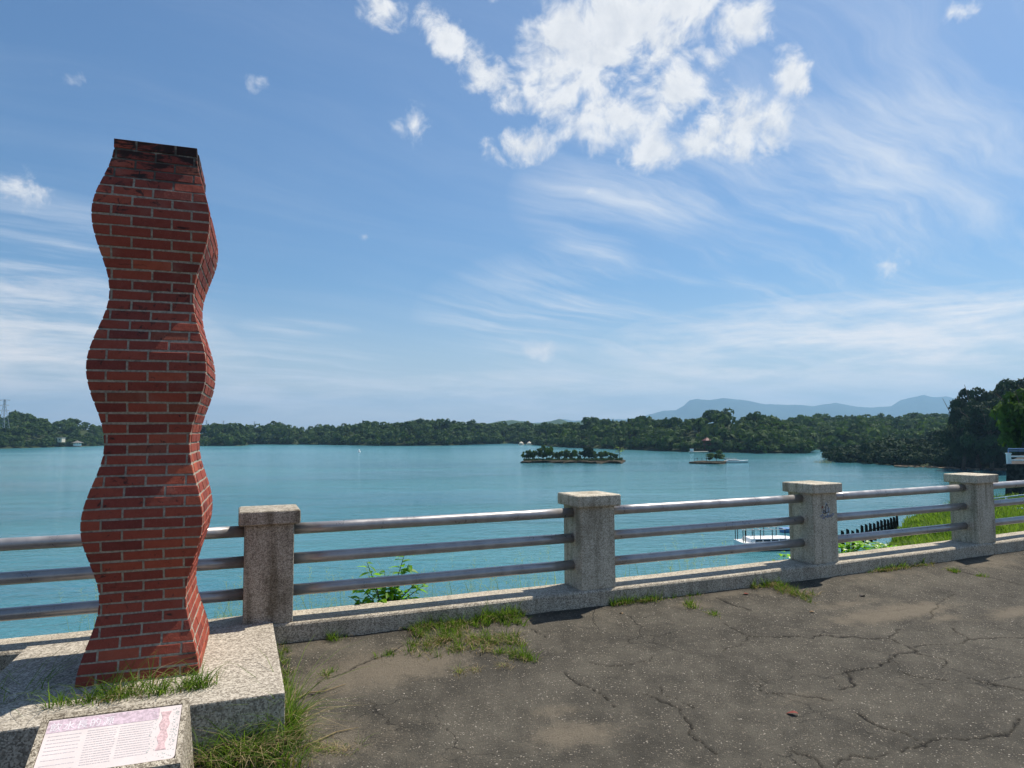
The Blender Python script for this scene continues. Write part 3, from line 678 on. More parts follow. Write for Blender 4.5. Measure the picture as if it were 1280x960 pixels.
try:
    tm = text_mesh('飲水長的源', .052)
    to = link('title', tm, M_pwhite, panel)
    o_ = pp(.02, .205, -.0026); ax = Vector((1, 0, 0)); ay = (sl_pt(0, 0)-sl_pt(0, 1)).normalized(); az = ax.cross(ay)
    T = Matrix.Identity(4)
    for i in range(3): T[i][0] = ax[i]; T[i][1] = ay[i]; T[i][2] = az[i]; T[i][3] = o_[i]
    to.matrix_local = T
except Exception as ex: print('title', ex)

# ------------------------------------------------------------------ trees: leaf clouds
def unit(n, rng):
    v = rng.normal(size=(n, 3)); return v/np.linalg.norm(v, axis=1)[:, None]
def leaf_quads(C, N, size, rng, asp=.6):
    n = len(C); r = unit(n, rng); a = np.cross(N, r); a /= np.linalg.norm(a, axis=1)[:, None]+1e-9; b = np.cross(N, a)
    sz = np.broadcast_to(size, n)[:, None]*rng.uniform(.6, 1.3, (n, 1)); a = a*sz; b = b*sz*asp
    V = np.stack([C-a, C-b*.9+a*.1, C+a, C+b*.9+a*.1], 1).reshape(-1, 3); return V
def crown_points(nb, per, rng, flat_=.8, subr=(.34, .55), top=0.0):
    """leaf places and outward normals of a unit crown made of several uneven clumps"""
    C, N, T = [], [], []
    for k in range(nb):
        d = unit(1, rng)[0]; d[2] = d[2]*.9+top; ctr = d*rng.uniform(.40, .72)*np.array([1, 1, flat_]); r = rng.uniform(*subr)
        u = unit(per, rng); u[:, 2] = np.where(u[:, 2] < -.35, -u[:, 2], u[:, 2]); rr = r*rng.uniform(.72, 1.06, (per, 1))
        C.append(ctr+u*rr*np.array([1, 1, .8])); N.append(u+unit(per, rng)*.55); T.append(np.full(per, rng.uniform(0, 1)))
    C = np.concatenate(C); N = np.concatenate(N); N /= np.linalg.norm(N, axis=1)[:, None]; return C, N, np.concatenate(T)
def core(r, rng):
    v = np.array([(1, 0, 0), (-1, 0, 0), (0, 1, 0), (0, -1, 0), (0, 0, 1), (0, 0, -1)], float)*r
    f = np.array([(0, 2, 4), (2, 1, 4), (1, 3, 4), (3, 0, 4), (2, 0, 5), (1, 2, 5), (3, 1, 5), (0, 3, 5)]); return v, f
def make_protos(nb, per, size, seed, count=7, top=0):
    out = []; rng = np.random.default_rng(seed)
    for i in range(count):
        C, N, T = crown_points(nb, per, rng, top=top); V = leaf_quads(C, N, size, rng); out.append((V, np.repeat(T, 4)))
    return out
PROTO_NEAR = make_protos(7, 26, .20, 1); PROTO_FAR = make_protos(5, 16, .29, 2)
def forest(name, P, R, protos, mat, label, rng, kind='stuff', tint_bias=0.0):
    Vs, Ts = [], []
    which = rng.integers(0, len(protos), len(P)); ang = rng.uniform(0, 6.283, len(P)); sq = rng.uniform(.75, 1.25, len(P)); tn = np.clip(rng.normal(.42+tint_bias, .24, len(P)), 0, 1)
    for k in range(len(protos)):
        w = np.nonzero(which == k)[0]
        if not len(w): continue
        V, T = protos[k]; ca, sa = np.cos(ang[w])[:, None], np.sin(ang[w])[:, None]
        x_ = V[None, :, 0]*ca-V[None, :, 1]*sa; y_ = V[None, :, 0]*sa+V[None, :, 1]*ca; z_ = V[None, :, 2]*sq[w][:, None]
        Q = np.stack([x_, y_, np.broadcast_to(z_, x_.shape)], -1)*R[w][:, None, None]+P[w][:, None, :]
        Vs.append(Q.reshape(-1, 3)); Ts.append(np.clip(tn[w][:, None]*.75+T[None]*.35-.05, 0, 1).ravel())
    V = np.concatenate(Vs); F = np.arange(len(V)).reshape(-1, 4)
    return tag(link(name, npmesh(name, V, F, {'tint': np.concatenate(Ts)}), mat), label, kind=kind)

def hill(name, shore, ridge, depth, fname, flabel, hlabel, r=(3.0, 5.2), cover=1.5, protos=PROTO_FAR, mat=M_forest, th=.8, seed=1, back=70, tb=0.0):
    """a wooded shore: shore = photo points on the waterline, ridge = photo points of the tree line, depth = how far behind the waterline the ridge stands"""
    rng = np.random.default_rng(seed); x0_, x1_ = shore[0][0], shore[-1][0]; NX = max(24, int(abs(x1_-x0_)/7)); NT_ = 12
    pxs = np.linspace(x0_, x1_, NX); sy_ = np.interp(pxs, [p[0] for p in shore], [p[1] for p in shore]); ry_ = np.interp(pxs, [p[0] for p in ridge], [p[1] for p in ridge])
    G = np.zeros((NX, NT_+4, 3)); rm = (r[0]+r[1])/2
    for i, (px, a, b) in enumerate(zip(pxs, sy_, ry_)):
        A = onz(px, a, WZ); dist = A.y; dp = depth if not callable(depth) else depth(px); R_ = aty(px, b, dist+dp); zr = R_.z-rm*th*2.05
        for j in range(NT_+4):
            if j <= NT_:
                t_ = j/NT_; y_ = dist+dp*t_; hz = WZ-.4+(zr-WZ+.4)*(math.sin(t_*math.pi/2)**1.1)
            else:
                t_ = (j-NT_)/3; y_ = dist+dp+back*t_; hz = zr+(WZ-1.2-zr)*t_
            x_ = ray(px, 536)[0]/ray(px, 536)[1]*y_
            wob_ = (float(vnoise(np.array(px*.05+seed), np.array(j*.55), seed))-.5)*(.20*max(zr-WZ, 4))*(math.sin(math.pi*min(1, j/NT_)) if j <= NT_ else 0)
            G[i, j] = (x_, y_, min(hz+wob_, max(zr, WZ) if j else WZ-.4))
    idx = np.arange(NX*(NT_+4)).reshape(NX, NT_+4)
    me_ = npmesh(name, G.reshape(-1, 3), np.stack([idx[:-1, :-1], idx[1:, :-1], idx[1:, 1:], idx[:-1, 1:]], -1).reshape(-1, 4), None, True)
    tag(link(name, me_, M_under), hlabel, kind='structure')
    # crowns over the slope, area weighted
    Pq = G[:, :NT_+1]; e1 = Pq[1:, :-1]-Pq[:-1, :-1]; e2 = Pq[:-1, 1:]-Pq[:-1, :-1]; ar = np.linalg.norm(np.cross(e1, e2), axis=-1)
    n_ = int(ar.sum()/(math.pi*rm*rm)*cover); w = (ar/ar.sum()).ravel(); pick = rng.choice(len(w), n_, p=w); i, j = np.unravel_index(pick, ar.shape)
    u, v = rng.uniform(0, 1, (n_, 1)), rng.uniform(0, 1, (n_, 1)); C = Pq[i, j]+(Pq[i+1, j]-Pq[i, j])*u+(Pq[i, j+1]-Pq[i, j])*v
    R_ = rng.uniform(r[0], r[1], n_)*rng.choice([.7, 1, 1, 1.25], n_)
    # a dense skirt at the waterline
    ns = int(np.linalg.norm(G[1:, 0]-G[:-1, 0], axis=1).sum()/(rm*.75)); k = rng.integers(0, NX-1, ns); t_ = rng.uniform(0, 1, (ns, 1)); Cs = G[k, 1]+(G[k+1, 1]-G[k, 1])*t_; Cs[:, 2] = WZ+rm*.55+rng.uniform(0, 1, ns)
    C = np.concatenate([C+np.stack([np.zeros(n_), np.zeros(n_), R_*th*rng.uniform(.7, 1.15, n_)], -1), Cs]); R_ = np.concatenate([R_, rng.uniform(r[0], r[1], ns)*.8])
    C[:, 2] = np.maximum(C[:, 2], WZ+R_*.55)
    forest(fname, C, R_, protos, mat, flabel, rng, tint_bias=tb)
    return G
hill('left_headland', [(-420, 566), (-150, 563), (0, 561), (40, 560), (85, 558.5), (112, 558), (131, 557), (150, 556.5)], [(-420, 500), (-100, 512), (0, 519), (18, 515), (45, 519), (64, 527), (90, 524), (104, 527), (118, 531), (134, 536), (150, 545)], 60,
     'woodland', 'green woodland covering the headland at the far left', 'headland at the far left of the lake', (2.6, 4.2), 1.5, PROTO_NEAR, seed=3, back=60)
hill('north_shore', [(150, 556.6), (250, 557.5), (305, 557.5), (310, 555.6), (350, 555.6), (400, 556), (470, 557.2), (500, 557.4), (556, 557), (600, 555.6), (650, 554), (690, 553.5)], [(150, 534), (250, 532), (275, 529), (310, 530), (345, 528), (365, 533), (392, 535), (410, 530), (440, 530), (462, 525), (480, 531), (510, 525), (545, 526), (570, 526), (610, 528), (650, 529), (690, 533)], 75,
     'woodland', 'long dark green woodland along the north shore behind the column', 'long low hill on the north shore', (3.0, 5.2), 1.5, PROTO_FAR, seed=4, back=90)
hill('middle_headland', [(640, 554.5), (668, 556), (690, 558.5), (720, 560), (790, 562.5), (850, 565), (880, 565.5), (960, 567), (1006, 567.5), (1016, 565)], [(640, 531), (670, 531), (700, 528), (725, 527), (755, 525), (790, 523), (830, 523), (868, 521), (895, 514), (905, 513), (925, 518), (945, 516), (965, 522), (985, 530), (1000, 545), (1016, 563)], 85,
     'woodland', 'dark green woodland on the headland behind the tree islet', 'wooded headland in the middle distance', (2.8, 4.8), 1.5, PROTO_FAR, seed=5, back=90)
hill('far_wooded_hill', [(930, 562), (1005, 562.5), (1050, 563), (1100, 563), (1250, 563), (1400, 563), (1600, 563)], [(930, 532), (955, 527), (985, 524), (1010, 521), (1045, 523), (1080, 520), (1110, 523), (1140, 521), (1165, 518), (1190, 519), (1300, 510), (1600, 512)], 230,
     'woodland', 'paler green woodland on the broad hill at right below the mountains', 'broad wooded hill at right behind the headlands', (3.4, 5.6), 1.4, PROTO_FAR, seed=6, back=150, tb=.12)  # leaf tint raised to paint in the lightening of distant haze
hill('right_point', [(1034, 576.5), (1050, 578), (1090, 580.5), (1130, 583), (1180, 585), (1240, 586), (1300, 588), (1420, 592), (1600, 596)], [(1034, 575), (1046, 567), (1060, 560), (1075, 555), (1095, 552), (1130, 550), (1165, 546), (1185, 539), (1215, 524), (1300, 505), (1600, 490)], 32,
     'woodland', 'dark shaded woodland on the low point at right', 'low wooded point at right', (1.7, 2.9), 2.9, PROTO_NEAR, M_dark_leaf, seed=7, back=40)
# pale shore at the foot of the right point
mb = MB(); rr_ = random.Random(4)
for k in range(70):
    px = rr_.uniform(1120, 1262); A = onz(px, 583.6+(px-1130)*.03+rr_.uniform(-.6, .8), WZ); s_ = rr_.uniform(.2, .75)
    mb.box((A.x, A.y, WZ+.05), (s_*2.4, s_*1.5, s_*.7), Matrix.Rotation(rr_.uniform(0, 3), 3, 'Z') @ Matrix.Rotation(rr_.uniform(-.2, .2), 3, 'X'))
tag(mb.build('shore_rocks', M_rock, None, bevel=.06), 'pale brown rocks and driftwood along the foot of the right point', kind='stuff')

# far hills and mountains
def massif(name, prof, y0, base_y, mat, label, amp, seed, depth):
    xs_ = np.arange(prof[0][0], prof[-1][0]+1, 3.0); N_ = 26; G = np.zeros((len(xs_), N_, 3))
    top = np.interp(xs_, [p[0] for p in prof], [p[1] for p in prof])
    for i, (px, py) in enumerate(zip(xs_, top)):
        py += (fbm(np.array(px*.09), np.array(seed*1.), 4, seed)-.5)*amp
        Tz = aty(px, py, y0).z
        for j in range(N_):
            t_ = j/(N_-1)*2-1; y_ = y0+t_*depth; sh = (1-abs(t_)**1.15)
            rid = 1+.55*(fbm(np.array(px*.055+.4*t_), np.array(t_*3.1+seed), 4, seed+9)-.5)*(abs(t_) if abs(t_) > .02 else 0)*1.6
            z_ = WZ-.9+(Tz-WZ+.9)*sh*rid; xx = ray(px, 536)[0]/ray(px, 536)[1]*y_
            G[i, j] = (xx, y_, min(z_, Tz))
    idx = np.arange(G.shape[0]*N_).reshape(G.shape[0], N_)
    me_ = npmesh(name, G.reshape(-1, 3), np.stack([idx[:-1, :-1], idx[1:, :-1], idx[1:, 1:], idx[:-1, 1:]], -1).reshape(-1, 4), None, True)
    return tag(link(name, me_, mat), label, kind='structure')
def farmat(name, a, c, sc, bd):
    m, t, b = pmat(name, .95, .1); p = t.pos(); n = t.noise(p, sc, 6, .65); t.put(b.inputs['Base Color'], t.mix(t.mr(n, .3, .7), a, c)); t.put(b.inputs['Normal'], t.bump(n, .8, bd)); return m
M_farhill = farmat('far_woods', (.022, .045, .018), (.06, .095, .03), .06, 8); M_mount = farmat('mountain_woods', (.03, .05, .03), (.06, .085, .045), .006, 60)
massif('far_hills', [(560, 540), (600, 531), (625, 526), (640, 524.5), (655, 527), (672, 529), (690, 525), (700, 524), (712, 528), (735, 526), (760, 528), (800, 531), (860, 535), (900, 540)], 1900, 536, M_farhill, 'low blue green hills beyond the north shore', 3.0, 3, 260)
massif('mountains', [(560, 540), (620, 535), (660, 529), (690, 527), (705, 523), (720, 526), (750, 523), (780, 524), (800, 521), (815, 517), (830, 513), (845, 512), (856, 507), (862, 500), (872, 498), (888, 500), (905, 497), (925, 499), (940, 501), (958, 505), (985, 506), (1000, 505), (1018, 507), (1032, 504), (1046, 503), (1062, 506), (1080, 509), (1100, 508), (1115, 507), (1128, 499), (1145, 496), (1156, 493), (1170, 496), (1185, 494), (1200, 499), (1240, 505), (1300, 512), (1400, 530), (1460, 540)], 8200, 536, M_mount, 'hazy blue mountain range on the horizon at right', 1.6, 5, 1500)

# ------------------------------------------------------------------ single trees
def tree(name, loc, h, rw, rh, label, mat, cat='tree', group=None, nb=16, per=60, leaf=.10, seed=0, trunk=.35, bare=False, lean=0.0, subr=None):
    rng = np.random.default_rng(seed); root = empty(name, loc, label, cat, group); r_ = random.Random(seed)
    tb = h*trunk; mb = MB(); rad = max(.02*h, .04)
    p0 = Vector((0, 0, -.15)); p1 = Vector((r_.uniform(-.03, .03)*h+lean*.4*h, r_.uniform(-.03, .03)*h, tb)); p2 = Vector((lean*h*.8, 0, h*.80))
    mb.tube([p0, p1*.5+p0*.5, p1, p1*.4+p2*.6, p2], [rad*1.25, rad, rad*.8, rad*.5, rad*.2], 7)
    lim = 5 if not bare else 11
    for k in range(lim):
        a = 2*math.pi*k/lim+r_.uniform(-.4, .4); st = p1.lerp(p2, r_.uniform(0, .6)); en = st+Vector((math.cos(a)*rw*.75, math.sin(a)*rw*.75, rh*r_.uniform(.25, .8)))
        md = st.lerp(en, .5)+Vector((0, 0, -.05*h)); mb.tube([st, md, en], [rad*.45, rad*.3, rad*.1], 5)
        if bare:
            for q in range(3):
                b0 = md.lerp(en, r_.uniform(0, 1)); mb.tube([b0, b0+Vector((r_.uniform(-1, 1), r_.uniform(-1, 1), r_.uniform(.2, 1.2)))*rw*.4], [rad*.15, rad*.05], 4)
    mb.build('trunk', M_bark, root, smooth=True)
    C, N, T = crown_points(nb, per, rng, 1.0, subr or ((.26, .44) if nb > 10 else (.34, .55)))
    if bare: k = rng.random(len(C)) < .4; C, N, T = C[k], N[k], T[k]
    V = leaf_quads(C, N, leaf, rng)*np.array([rw, rw, rh])+np.array([lean*h*.6, 0, h-rh*.98]); F = np.arange(len(V)).reshape(-1, 4)
    link('crown', npmesh('crown', V, F, {'tint': np.clip(np.repeat(T, 4)*.8+np.repeat(rng.uniform(-.1, .3, len(T)), 4), 0, 1)}), mat, root)
    return root

# tree islet
def islet(name, poly_px, h, label, mat=M_islandbank):
    Pp = [onz(x, y, WZ) for x, y in poly_px]; n_ = len(Pp); ctr = sum(Pp, Vector())/n_; mb = MB(); rng_ = random.Random(len(name))
    vs = []; 
    for lv, (f, z_) in enumerate(((1.03, -.4), (1.0, .05), (.985, h*.8), (.95, h), (.4, h*1.03))):
        for p in Pp: q = ctr+(p-ctr)*f; vs.append((q.x+rng_.uniform(-.28, .28), q.y+rng_.uniform(-.28, .28), WZ+z_+rng_.uniform(-.16, .12)*(lv > 1)))
    fs = [(l*n_+k, l*n_+(k+1) % n_, (l+1)*n_+(k+1) % n_, (l+1)*n_+k) for l in range(4) for k in range(n_)]+[tuple(4*n_+k for k in range(n_))]
    mb.add(vs, fs); return tag(mb.build(name, mat, None), label, kind='structure')
fr_ = [(650+k*6.0, 578.6+.9*math.sin(k*.9)*.4+k*.05) for k in range(22)]; bk_ = [(782-k*6.0, 576.6) for k in range(22)]
islet('tree_island', fr_+bk_, .62, 'low flat islet with earth banks in the lake')
isl = [(655, 563.5, 1.0), (659, 563, 1.1), (663, 562.5, 1.2), (667, 562, 1.2), (673, 560, 1.8), (680, 557, 2.4), (687, 558, 2.2), (691, 565, 1.2), (697, 563.5, 1.3), (702, 563, 1.3), (708, 562, 1.5), (713, 562.5, 1.4), (719, 562, 1.5), (725, 564, 1.3), (731, 559, 1.9), (737, 558.5, 2.0), (744, 562.5, 1.5), (750, 564, 1.3), (757, 563, 1.6), (763, 565, 1.3), (769, 565, 1.2)]
ilab = ['smallest rounded tree at the left tip of the islet', 'second small rounded tree from the left tip of the islet', 'narrow green tree third from the left tip of the islet', 'green tree left of the tallest clump on the islet', 'tree on the left flank of the tallest clump on the islet', 'tallest broad green tree on the left half of the islet', 'tall tree on the right flank of the tallest clump on the islet',
        'short tree just right of the tallest clump on the islet', 'slim tree left of the gap row on the islet', 'slim tree in the even row near the islet middle', 'taller slim tree at the islet middle', 'slim tree right of the islet middle', 'light green slim tree in the islet row left of the dark clump', 'short tree tucked left of the dark clump on the islet',
        'dark bushy tree on the left of the dark clump', 'darkest tall bushy tree on the right half of the islet', 'mid green tree right of the dark clump', 'short spreading tree right of the dark clump', 'wide light green tree near the right end of the islet', 'low tree near the right end of the islet', 'last leafy tree beside the bare one on the islet']
for i, (px, pt_, rw) in enumerate(isl):
    A = onz(px, 577.3, WZ); B = aty(px, pt_, A.y); h = (B.z-WZ-.6)*1.06
    dk = i in (14, 15, 5, 6)
    tree('island_tree', (A.x, A.y, WZ+.62), h, rw*.72+.2, h*.53, ilab[i], M_dark_leaf if i in (14, 15) else M_light_leaf if i % 3 == 0 else M_forest, 'tree', 'trees on the islet', 9, 34, .22, 20+i, .26)
A = onz(774.5, 577.3, WZ); B = aty(775, 555, A.y)
tree('bare_tree', (A.x, A.y, WZ+.6), B.z-WZ-.6, 1.9, 2.3, 'thin half bare tree at the right tip of the islet', M_tall, 'tree', 'trees on the islet', 10, 18, .10, 60, .4, True)
C_ = []
for k in range(190):
    px = RNG.uniform(655, 777); A = onz(px, RNG.uniform(576.8, 578.2), WZ); C_.append((A.x, A.y, WZ+.62+RNG.uniform(.05, .35)))
forest('undergrowth', np.array(C_), RNG.uniform(.35, .75, 190), PROTO_FAR, M_forest, 'low bushes and weeds covering the islet between its trees', RNG)
# small islet with a leaning tree and four stakes
fr2 = [(861, 579.2), (868, 579.8), (876, 580), (884, 580.2), (892, 580.4), (900, 580.4), (907, 579.8)]; bk2 = [(908, 578.6), (900, 578), (890, 577.8), (880, 577.8), (870, 578), (862, 578.6)]
islet('small_island', fr2+bk2, .5, 'tiny dark islet beside the moored tour boat')
A = onz(896, 578.6, WZ)
tree('leaning_tree', (A.x, A.y, WZ+.4), 4.0, 3.0, 2.0, 'spreading low tree on the tiny islet', M_forest, 'tree', None, 14, 40, .15, 71, .2)
tree('island_bush', (onz(887, 578.6, WZ).x, A.y, WZ+.4), 2.2, 1.3, 1.0, 'small bush left of the spreading tree on the tiny islet', M_forest, 'bush', None, 8, 26, .2, 72, .2)
for i, px in enumerate((868.5, 871.5, 877.5, 883)):
    A2 = onz(px, 578.4, WZ); mb = MB(); mb.tube([(0, 0, -.1), (0, 0, .55), (.02, 0, .8)], [.07, .06, .05], 6); mb.box((0, 0, .85 if i % 2 else .8), (.30 if i in (1, 3) else .15, .2, .35))
    o = mb.build('stake', M_black, None, loc=(A2.x, A2.y, WZ+.45)); tag(o, ['thin stake at the left end of the tiny islet', 'second stake with a wide top on the tiny islet', 'lone middle stake on the tiny islet', 'stake beside the bush on the tiny islet'][i], 'stake', 'stakes on the tiny islet')

# big trees at the right edge
def bigtree(name, px, pytop, ybase, dist, rwpx, label, mat, seed, nb=34, per=150, leaf=.050, rhf=.55):
    T_ = aty(px, pytop, dist); G_ = aty(px, ybase, dist); h = T_.z-G_.z
    return tree(name, G_, h, rwpx/FPX*dist, h*rhf, label, mat, 'tree', None, nb, per, leaf, seed, .25, False, 0.0, (.15, .30))
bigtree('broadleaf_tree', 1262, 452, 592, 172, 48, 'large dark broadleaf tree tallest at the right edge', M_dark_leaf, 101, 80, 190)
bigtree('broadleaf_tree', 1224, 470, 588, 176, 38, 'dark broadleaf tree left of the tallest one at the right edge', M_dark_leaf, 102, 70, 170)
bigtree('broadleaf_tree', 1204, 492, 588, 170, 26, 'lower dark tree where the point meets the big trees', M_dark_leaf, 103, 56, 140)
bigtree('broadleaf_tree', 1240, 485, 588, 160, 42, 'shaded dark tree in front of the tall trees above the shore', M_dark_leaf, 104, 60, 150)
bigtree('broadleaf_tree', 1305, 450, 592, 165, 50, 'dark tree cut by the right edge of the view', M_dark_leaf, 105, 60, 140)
bigtree('light_green_tree', 1288, 474, 575, 64, 44, 'sunlit yellow green tree leaning in from the right edge', M_light_leaf, 106, 70, 70, .085, .60)

# ------------------------------------------------------------------ retaining wall with its white and blue fence, land behind
wx0 = 1259; A = aty(wx0, 580, 50); wl = Vector((A.x, 50, A.z)); 
Wang = math.radians(-12); wdir = Vector((math.cos(Wang), math.sin(Wang), 0)); wn = Vector((-wdir.y, wdir.x, 0))
mb = MB(); Lw = 34; ht = wl.z-WZ+.5
wback = Vector((.80, 1, 0))
def wv3(a, b, z_): q = wl+wdir*a+wback*b; return (q.x, q.y, z_)
bt = ht*.07
mb.add([wv3(-bt*1.5, -bt, WZ-.5), wv3(Lw, -bt, WZ-.5), wv3(Lw, 16, WZ-.5), wv3(-bt*1.5, 16, WZ-.5), wv3(0, 0, wl.z), wv3(Lw, 0, wl.z), wv3(Lw, 16, wl.z), wv3(0, 16, wl.z)], [(0, 1, 2, 3), (4, 5, 6, 7), (0, 1, 5, 4), (1, 2, 6, 5), (2, 3, 7, 6), (3, 0, 4, 7)])
rw_ = mb.build('retaining_wall', M_wall, None); tag(rw_, 'dark sloping retaining wall rising from the lake at the right edge', 'wall')
mb = MB(); mb.box((0, 0, 0), (Lw, .5, .14)); lp = mb.build('coping', M_wall, rw_, bevel=.02); lp.location = wl+wdir*(Lw/2-.06)+wn*.2+Vector((0, 0, -.10)); lp.rotation_euler[2] = Wang
wf = empty('platform_fence', wl+wn*.25, 'small white post fence with blue rails on top of the retaining wall', 'fence', rz=Wang)
for k in range(9):
    mb = MB(); mb.box((.22+k*2.1, 0, .36), (.24, .24, .74)); mb.box((.22+k*2.1, 0, .75), (.30, .30, .08)); mb.build('post', M_white, wf)
for k in range(8):
    for z_ in (.28, .54):
        mb = MB(); mb.box((.22+k*2.1+1.05, 0, z_), (1.85, .10, .10)); mb.build('beam', M_white, wf)
    mb = MB(); mb.tube([(k*2.1+.22, 0, 1.08), (k*2.1+2.32, 0, 1.08)], .04, 8); mb.tube([(k*2.1+.22, 0, .795), (k*2.1+.22, 0, 1.04)], .035, 8); mb.tube([(k*2.1+.24, 0, .93), (k*2.1+2.30, 0, .93)], .025, 8); mb.build('blue_rail', M_blue, wf)

# ------------------------------------------------------------------ stair handrail down the bank and the dark palisade
def groundpt(px, py, y): return aty(px, py, y)
hr = empty('stair_handrail', aty(1300, 628, 14.5), 'thin pale blue pipe handrail descending the grassy bank behind the last post', 'handrail')
a0, a1 = aty(1312, 615, 14.5), aty(1150, 634, 26)
for dz_ in (0, -.30):
    mb = MB(); mb.tube([a0+Vector((0, 0, dz_))-hr.location, a1+Vector((0, 0, dz_))-hr.location], .017, 8); mb.build('pipe_rail', M_paleblue, hr, smooth=True)
for k in range(6):
    p = a0.lerp(a1, .04+.18*k)-hr.location; mb = MB(); mb.tube([p+Vector((0, 0, .02)), p+Vector((0, 0, -.85))], .02, 8); mb.build('upright', M_paleblue, hr, smooth=True)
pal = empty('palisade', aty(1055, 668, 13), 'row of dark wooden stakes stepping up the bank edge between the third and fourth posts', 'fence')
q0, q1 = aty(1053, 665, 11.8), aty(1121, 644.5, 16.5); NPK = 15; prr = random.Random(2)
for k in range(NPK):
    t_ = k/(NPK-1); p = q0.lerp(q1, t_)-pal.location; mb = MB(); w_ = .046; hh = .36; j_ = prr.uniform(-.03, .03)
    mb.add([(p.x-w_/2, p.y-.03, p.z-hh), (p.x+w_/2, p.y-.03, p.z-hh), (p.x+w_/2, p.y+.03, p.z-hh), (p.x-w_/2, p.y+.03, p.z-hh), (p.x-w_/2+.01, p.y-.03, p.z+j_), (p.x+w_/2-.01, p.y-.03, p.z+j_-.02), (p.x+w_/2-.01, p.y+.03, p.z+j_-.02), (p.x-w_/2+.01, p.y+.03, p.z+j_)],
           [(0, 1, 2, 3), (4, 5, 6, 7), (0, 1, 5, 4), (1, 2, 6, 5), (2, 3, 7, 6), (3, 0, 4, 7)])
    mb.build('stake', M_black, pal)
for dz_ in (-.15,):
    mb = MB(); mb.tube([q0+Vector((0, .05, dz_))-pal.location, q1+Vector((0, .05, dz_))-pal.location], .016, 6); mb.build('cross_bar', M_black, pal)

# ------------------------------------------------------------------ boats, buoy, pavilion, houses, pylons
def loft(mb, secs, t=.5):
    n_ = len(secs[0]); vs = [v for s_ in secs for v in s_]
    fs = [(i*n_+k, (i+1)*n_+k, (i+1)*n_+(k+1) % n_, i*n_+(k+1) % n_) for i in range(len(secs)-1) for k in range(n_)]+[tuple(range(n_)), tuple((len(secs)-1)*n_+k for k in range(n_))[::-1]]
    mb.add(vs, fs, t)
def hullsec(x, b, z0, z1, fl): return [(x, -b*fl, z0), (x, -b, z1), (x, b, z1), (x, b*fl, z0)]
def boat(name, loc, rz, L_, label, canopy, cat='boat', bow_long=False):
    root = empty(name, loc, label, cat, rz=rz)
    mb = MB(); B_ = L_*.15
    loft(mb, [hullsec(-L_/2, B_*.9, -.25, L_*.085, .8), hullsec(-L_*.2, B_, -.25, L_*.085, .82), hullsec(L_*.15, B_, -.25, L_*.088, .7), hullsec(L_*.36, B_*.62, -.22, L_*.098, .4), hullsec(L_*.48, B_*.12, -.1, L_*.108, .3)]); mb.build('hull', M_white, root)
    mb = MB(); loft(mb, [hullsec(-L_*.501, B_*.915, -.26, .06, .82), hullsec(-L_*.2, B_*1.012, -.26, .06, .84), hullsec(L_*.15, B_*1.012, -.26, .06, .75), hullsec(L_*.36, B_*.56, -.23, .06, .5), hullsec(L_*.455, B_*.12, -.15, .06, .4)]); mb.build('boot_stripe', M_glass, root)
    mb = MB(); z0 = L_*.086; zc = z0+L_*.036
    loft(mb, [[(-L_*.42, -B_*.8, z0), (-L_*.40, -B_*.72, zc), (-L_*.40, B_*.72, zc), (-L_*.42, B_*.8, z0)], [(0, -B_*.82, z0), (-.02*L_, -B_*.74, zc), (-.02*L_, B_*.74, zc), (0, B_*.82, z0)], [(L_*.24, -B_*.55, z0+.02), (L_*.08, -B_*.62, zc*.97), (L_*.08, B_*.62, zc*.97), (L_*.24, B_*.55, z0+.02)]]); cb_ = mb.build('cabin', M_white, root)
    for k in range(5):
        for s_ in (-1, 1):
            xa = -L_*.36+k*L_*.088; mb = MB(); zz0, zz1 = z0+L_*.010, z0+L_*.028; yb = B_*.785
            mb.add([(xa, s_*yb, zz0), (xa+L_*.075, s_*yb, zz0), (xa+L_*.075, s_*(yb-B_*.035), zz1), (xa, s_*(yb-B_*.035), zz1), (xa, s_*(yb+.03), zz0), (xa+L_*.075, s_*(yb+.03), zz0), (xa+L_*.075, s_*(yb-B_*.035+.03), zz1), (xa, s_*(yb-B_*.035+.03), zz1)], [(0, 1, 2, 3), (7, 6, 5, 4), (0, 4, 5, 1), (1, 5, 6, 2), (2, 6, 7, 3), (3, 7, 4, 0)]); mb.build('window', M_glass, cb_)
    hc = zc+L_*canopy
    xsP = [-.49, -.465, -.37, -.30, -.17, -.03]
    for k, xf in enumerate(xsP):
        for s_ in (-1, 1):
            mb = MB(); mb.tube([(xf*L_, s_*B_*.70, z0), (xf*L_, s_*B_*.70, hc-(.0 if k not in (4,) else .0))], .035, 6); mb.build('canopy_post', M_black, root)
    mb = MB()
    for s_ in (-1, 1): mb.tube([(-L_*.50, s_*B_*.70, hc), (-L_*.02, s_*B_*.70, hc)], .03, 6)
    for xf in xsP: mb.tube([(xf*L_, -B_*.70, hc), (xf*L_, 0, hc+.08), (xf*L_, B_*.70, hc)], .025, 6)
    mb.build('canopy_frame', M_grey, root)
    return root
A = onz(962, 687.5, WZ)
boat('tour_boat', (A.x+1.55, A.y+.8, WZ), math.radians(4), 8.2, 'white tour boat with open canopy frame seen through rails left of third post', .095)
A = onz(998, 664.5, WZ)
root = empty('rowing_boat', (A.x, A.y, WZ), 'small blue rowing boat half hidden behind the third post', 'boat', rz=.2)
mb = MB(); loft(mb, [hullsec(-1.9, .5, -.12, .42, .7), hullsec(-.5, .72, -.12, .38, .75), hullsec(.9, .6, -.12, .42, .6), hullsec(1.9, .08, .0, .62, .4)]); mb.build('hull', M_blue, root)
mb = MB(); mb.box((-.6, 0, .40), (.3, 1.3, .05)); mb.box((.5, 0, .42), (.3, 1.15, .05)); mb.build('thwart', M_cream, root)
A = onz(921, 578.3, WZ)
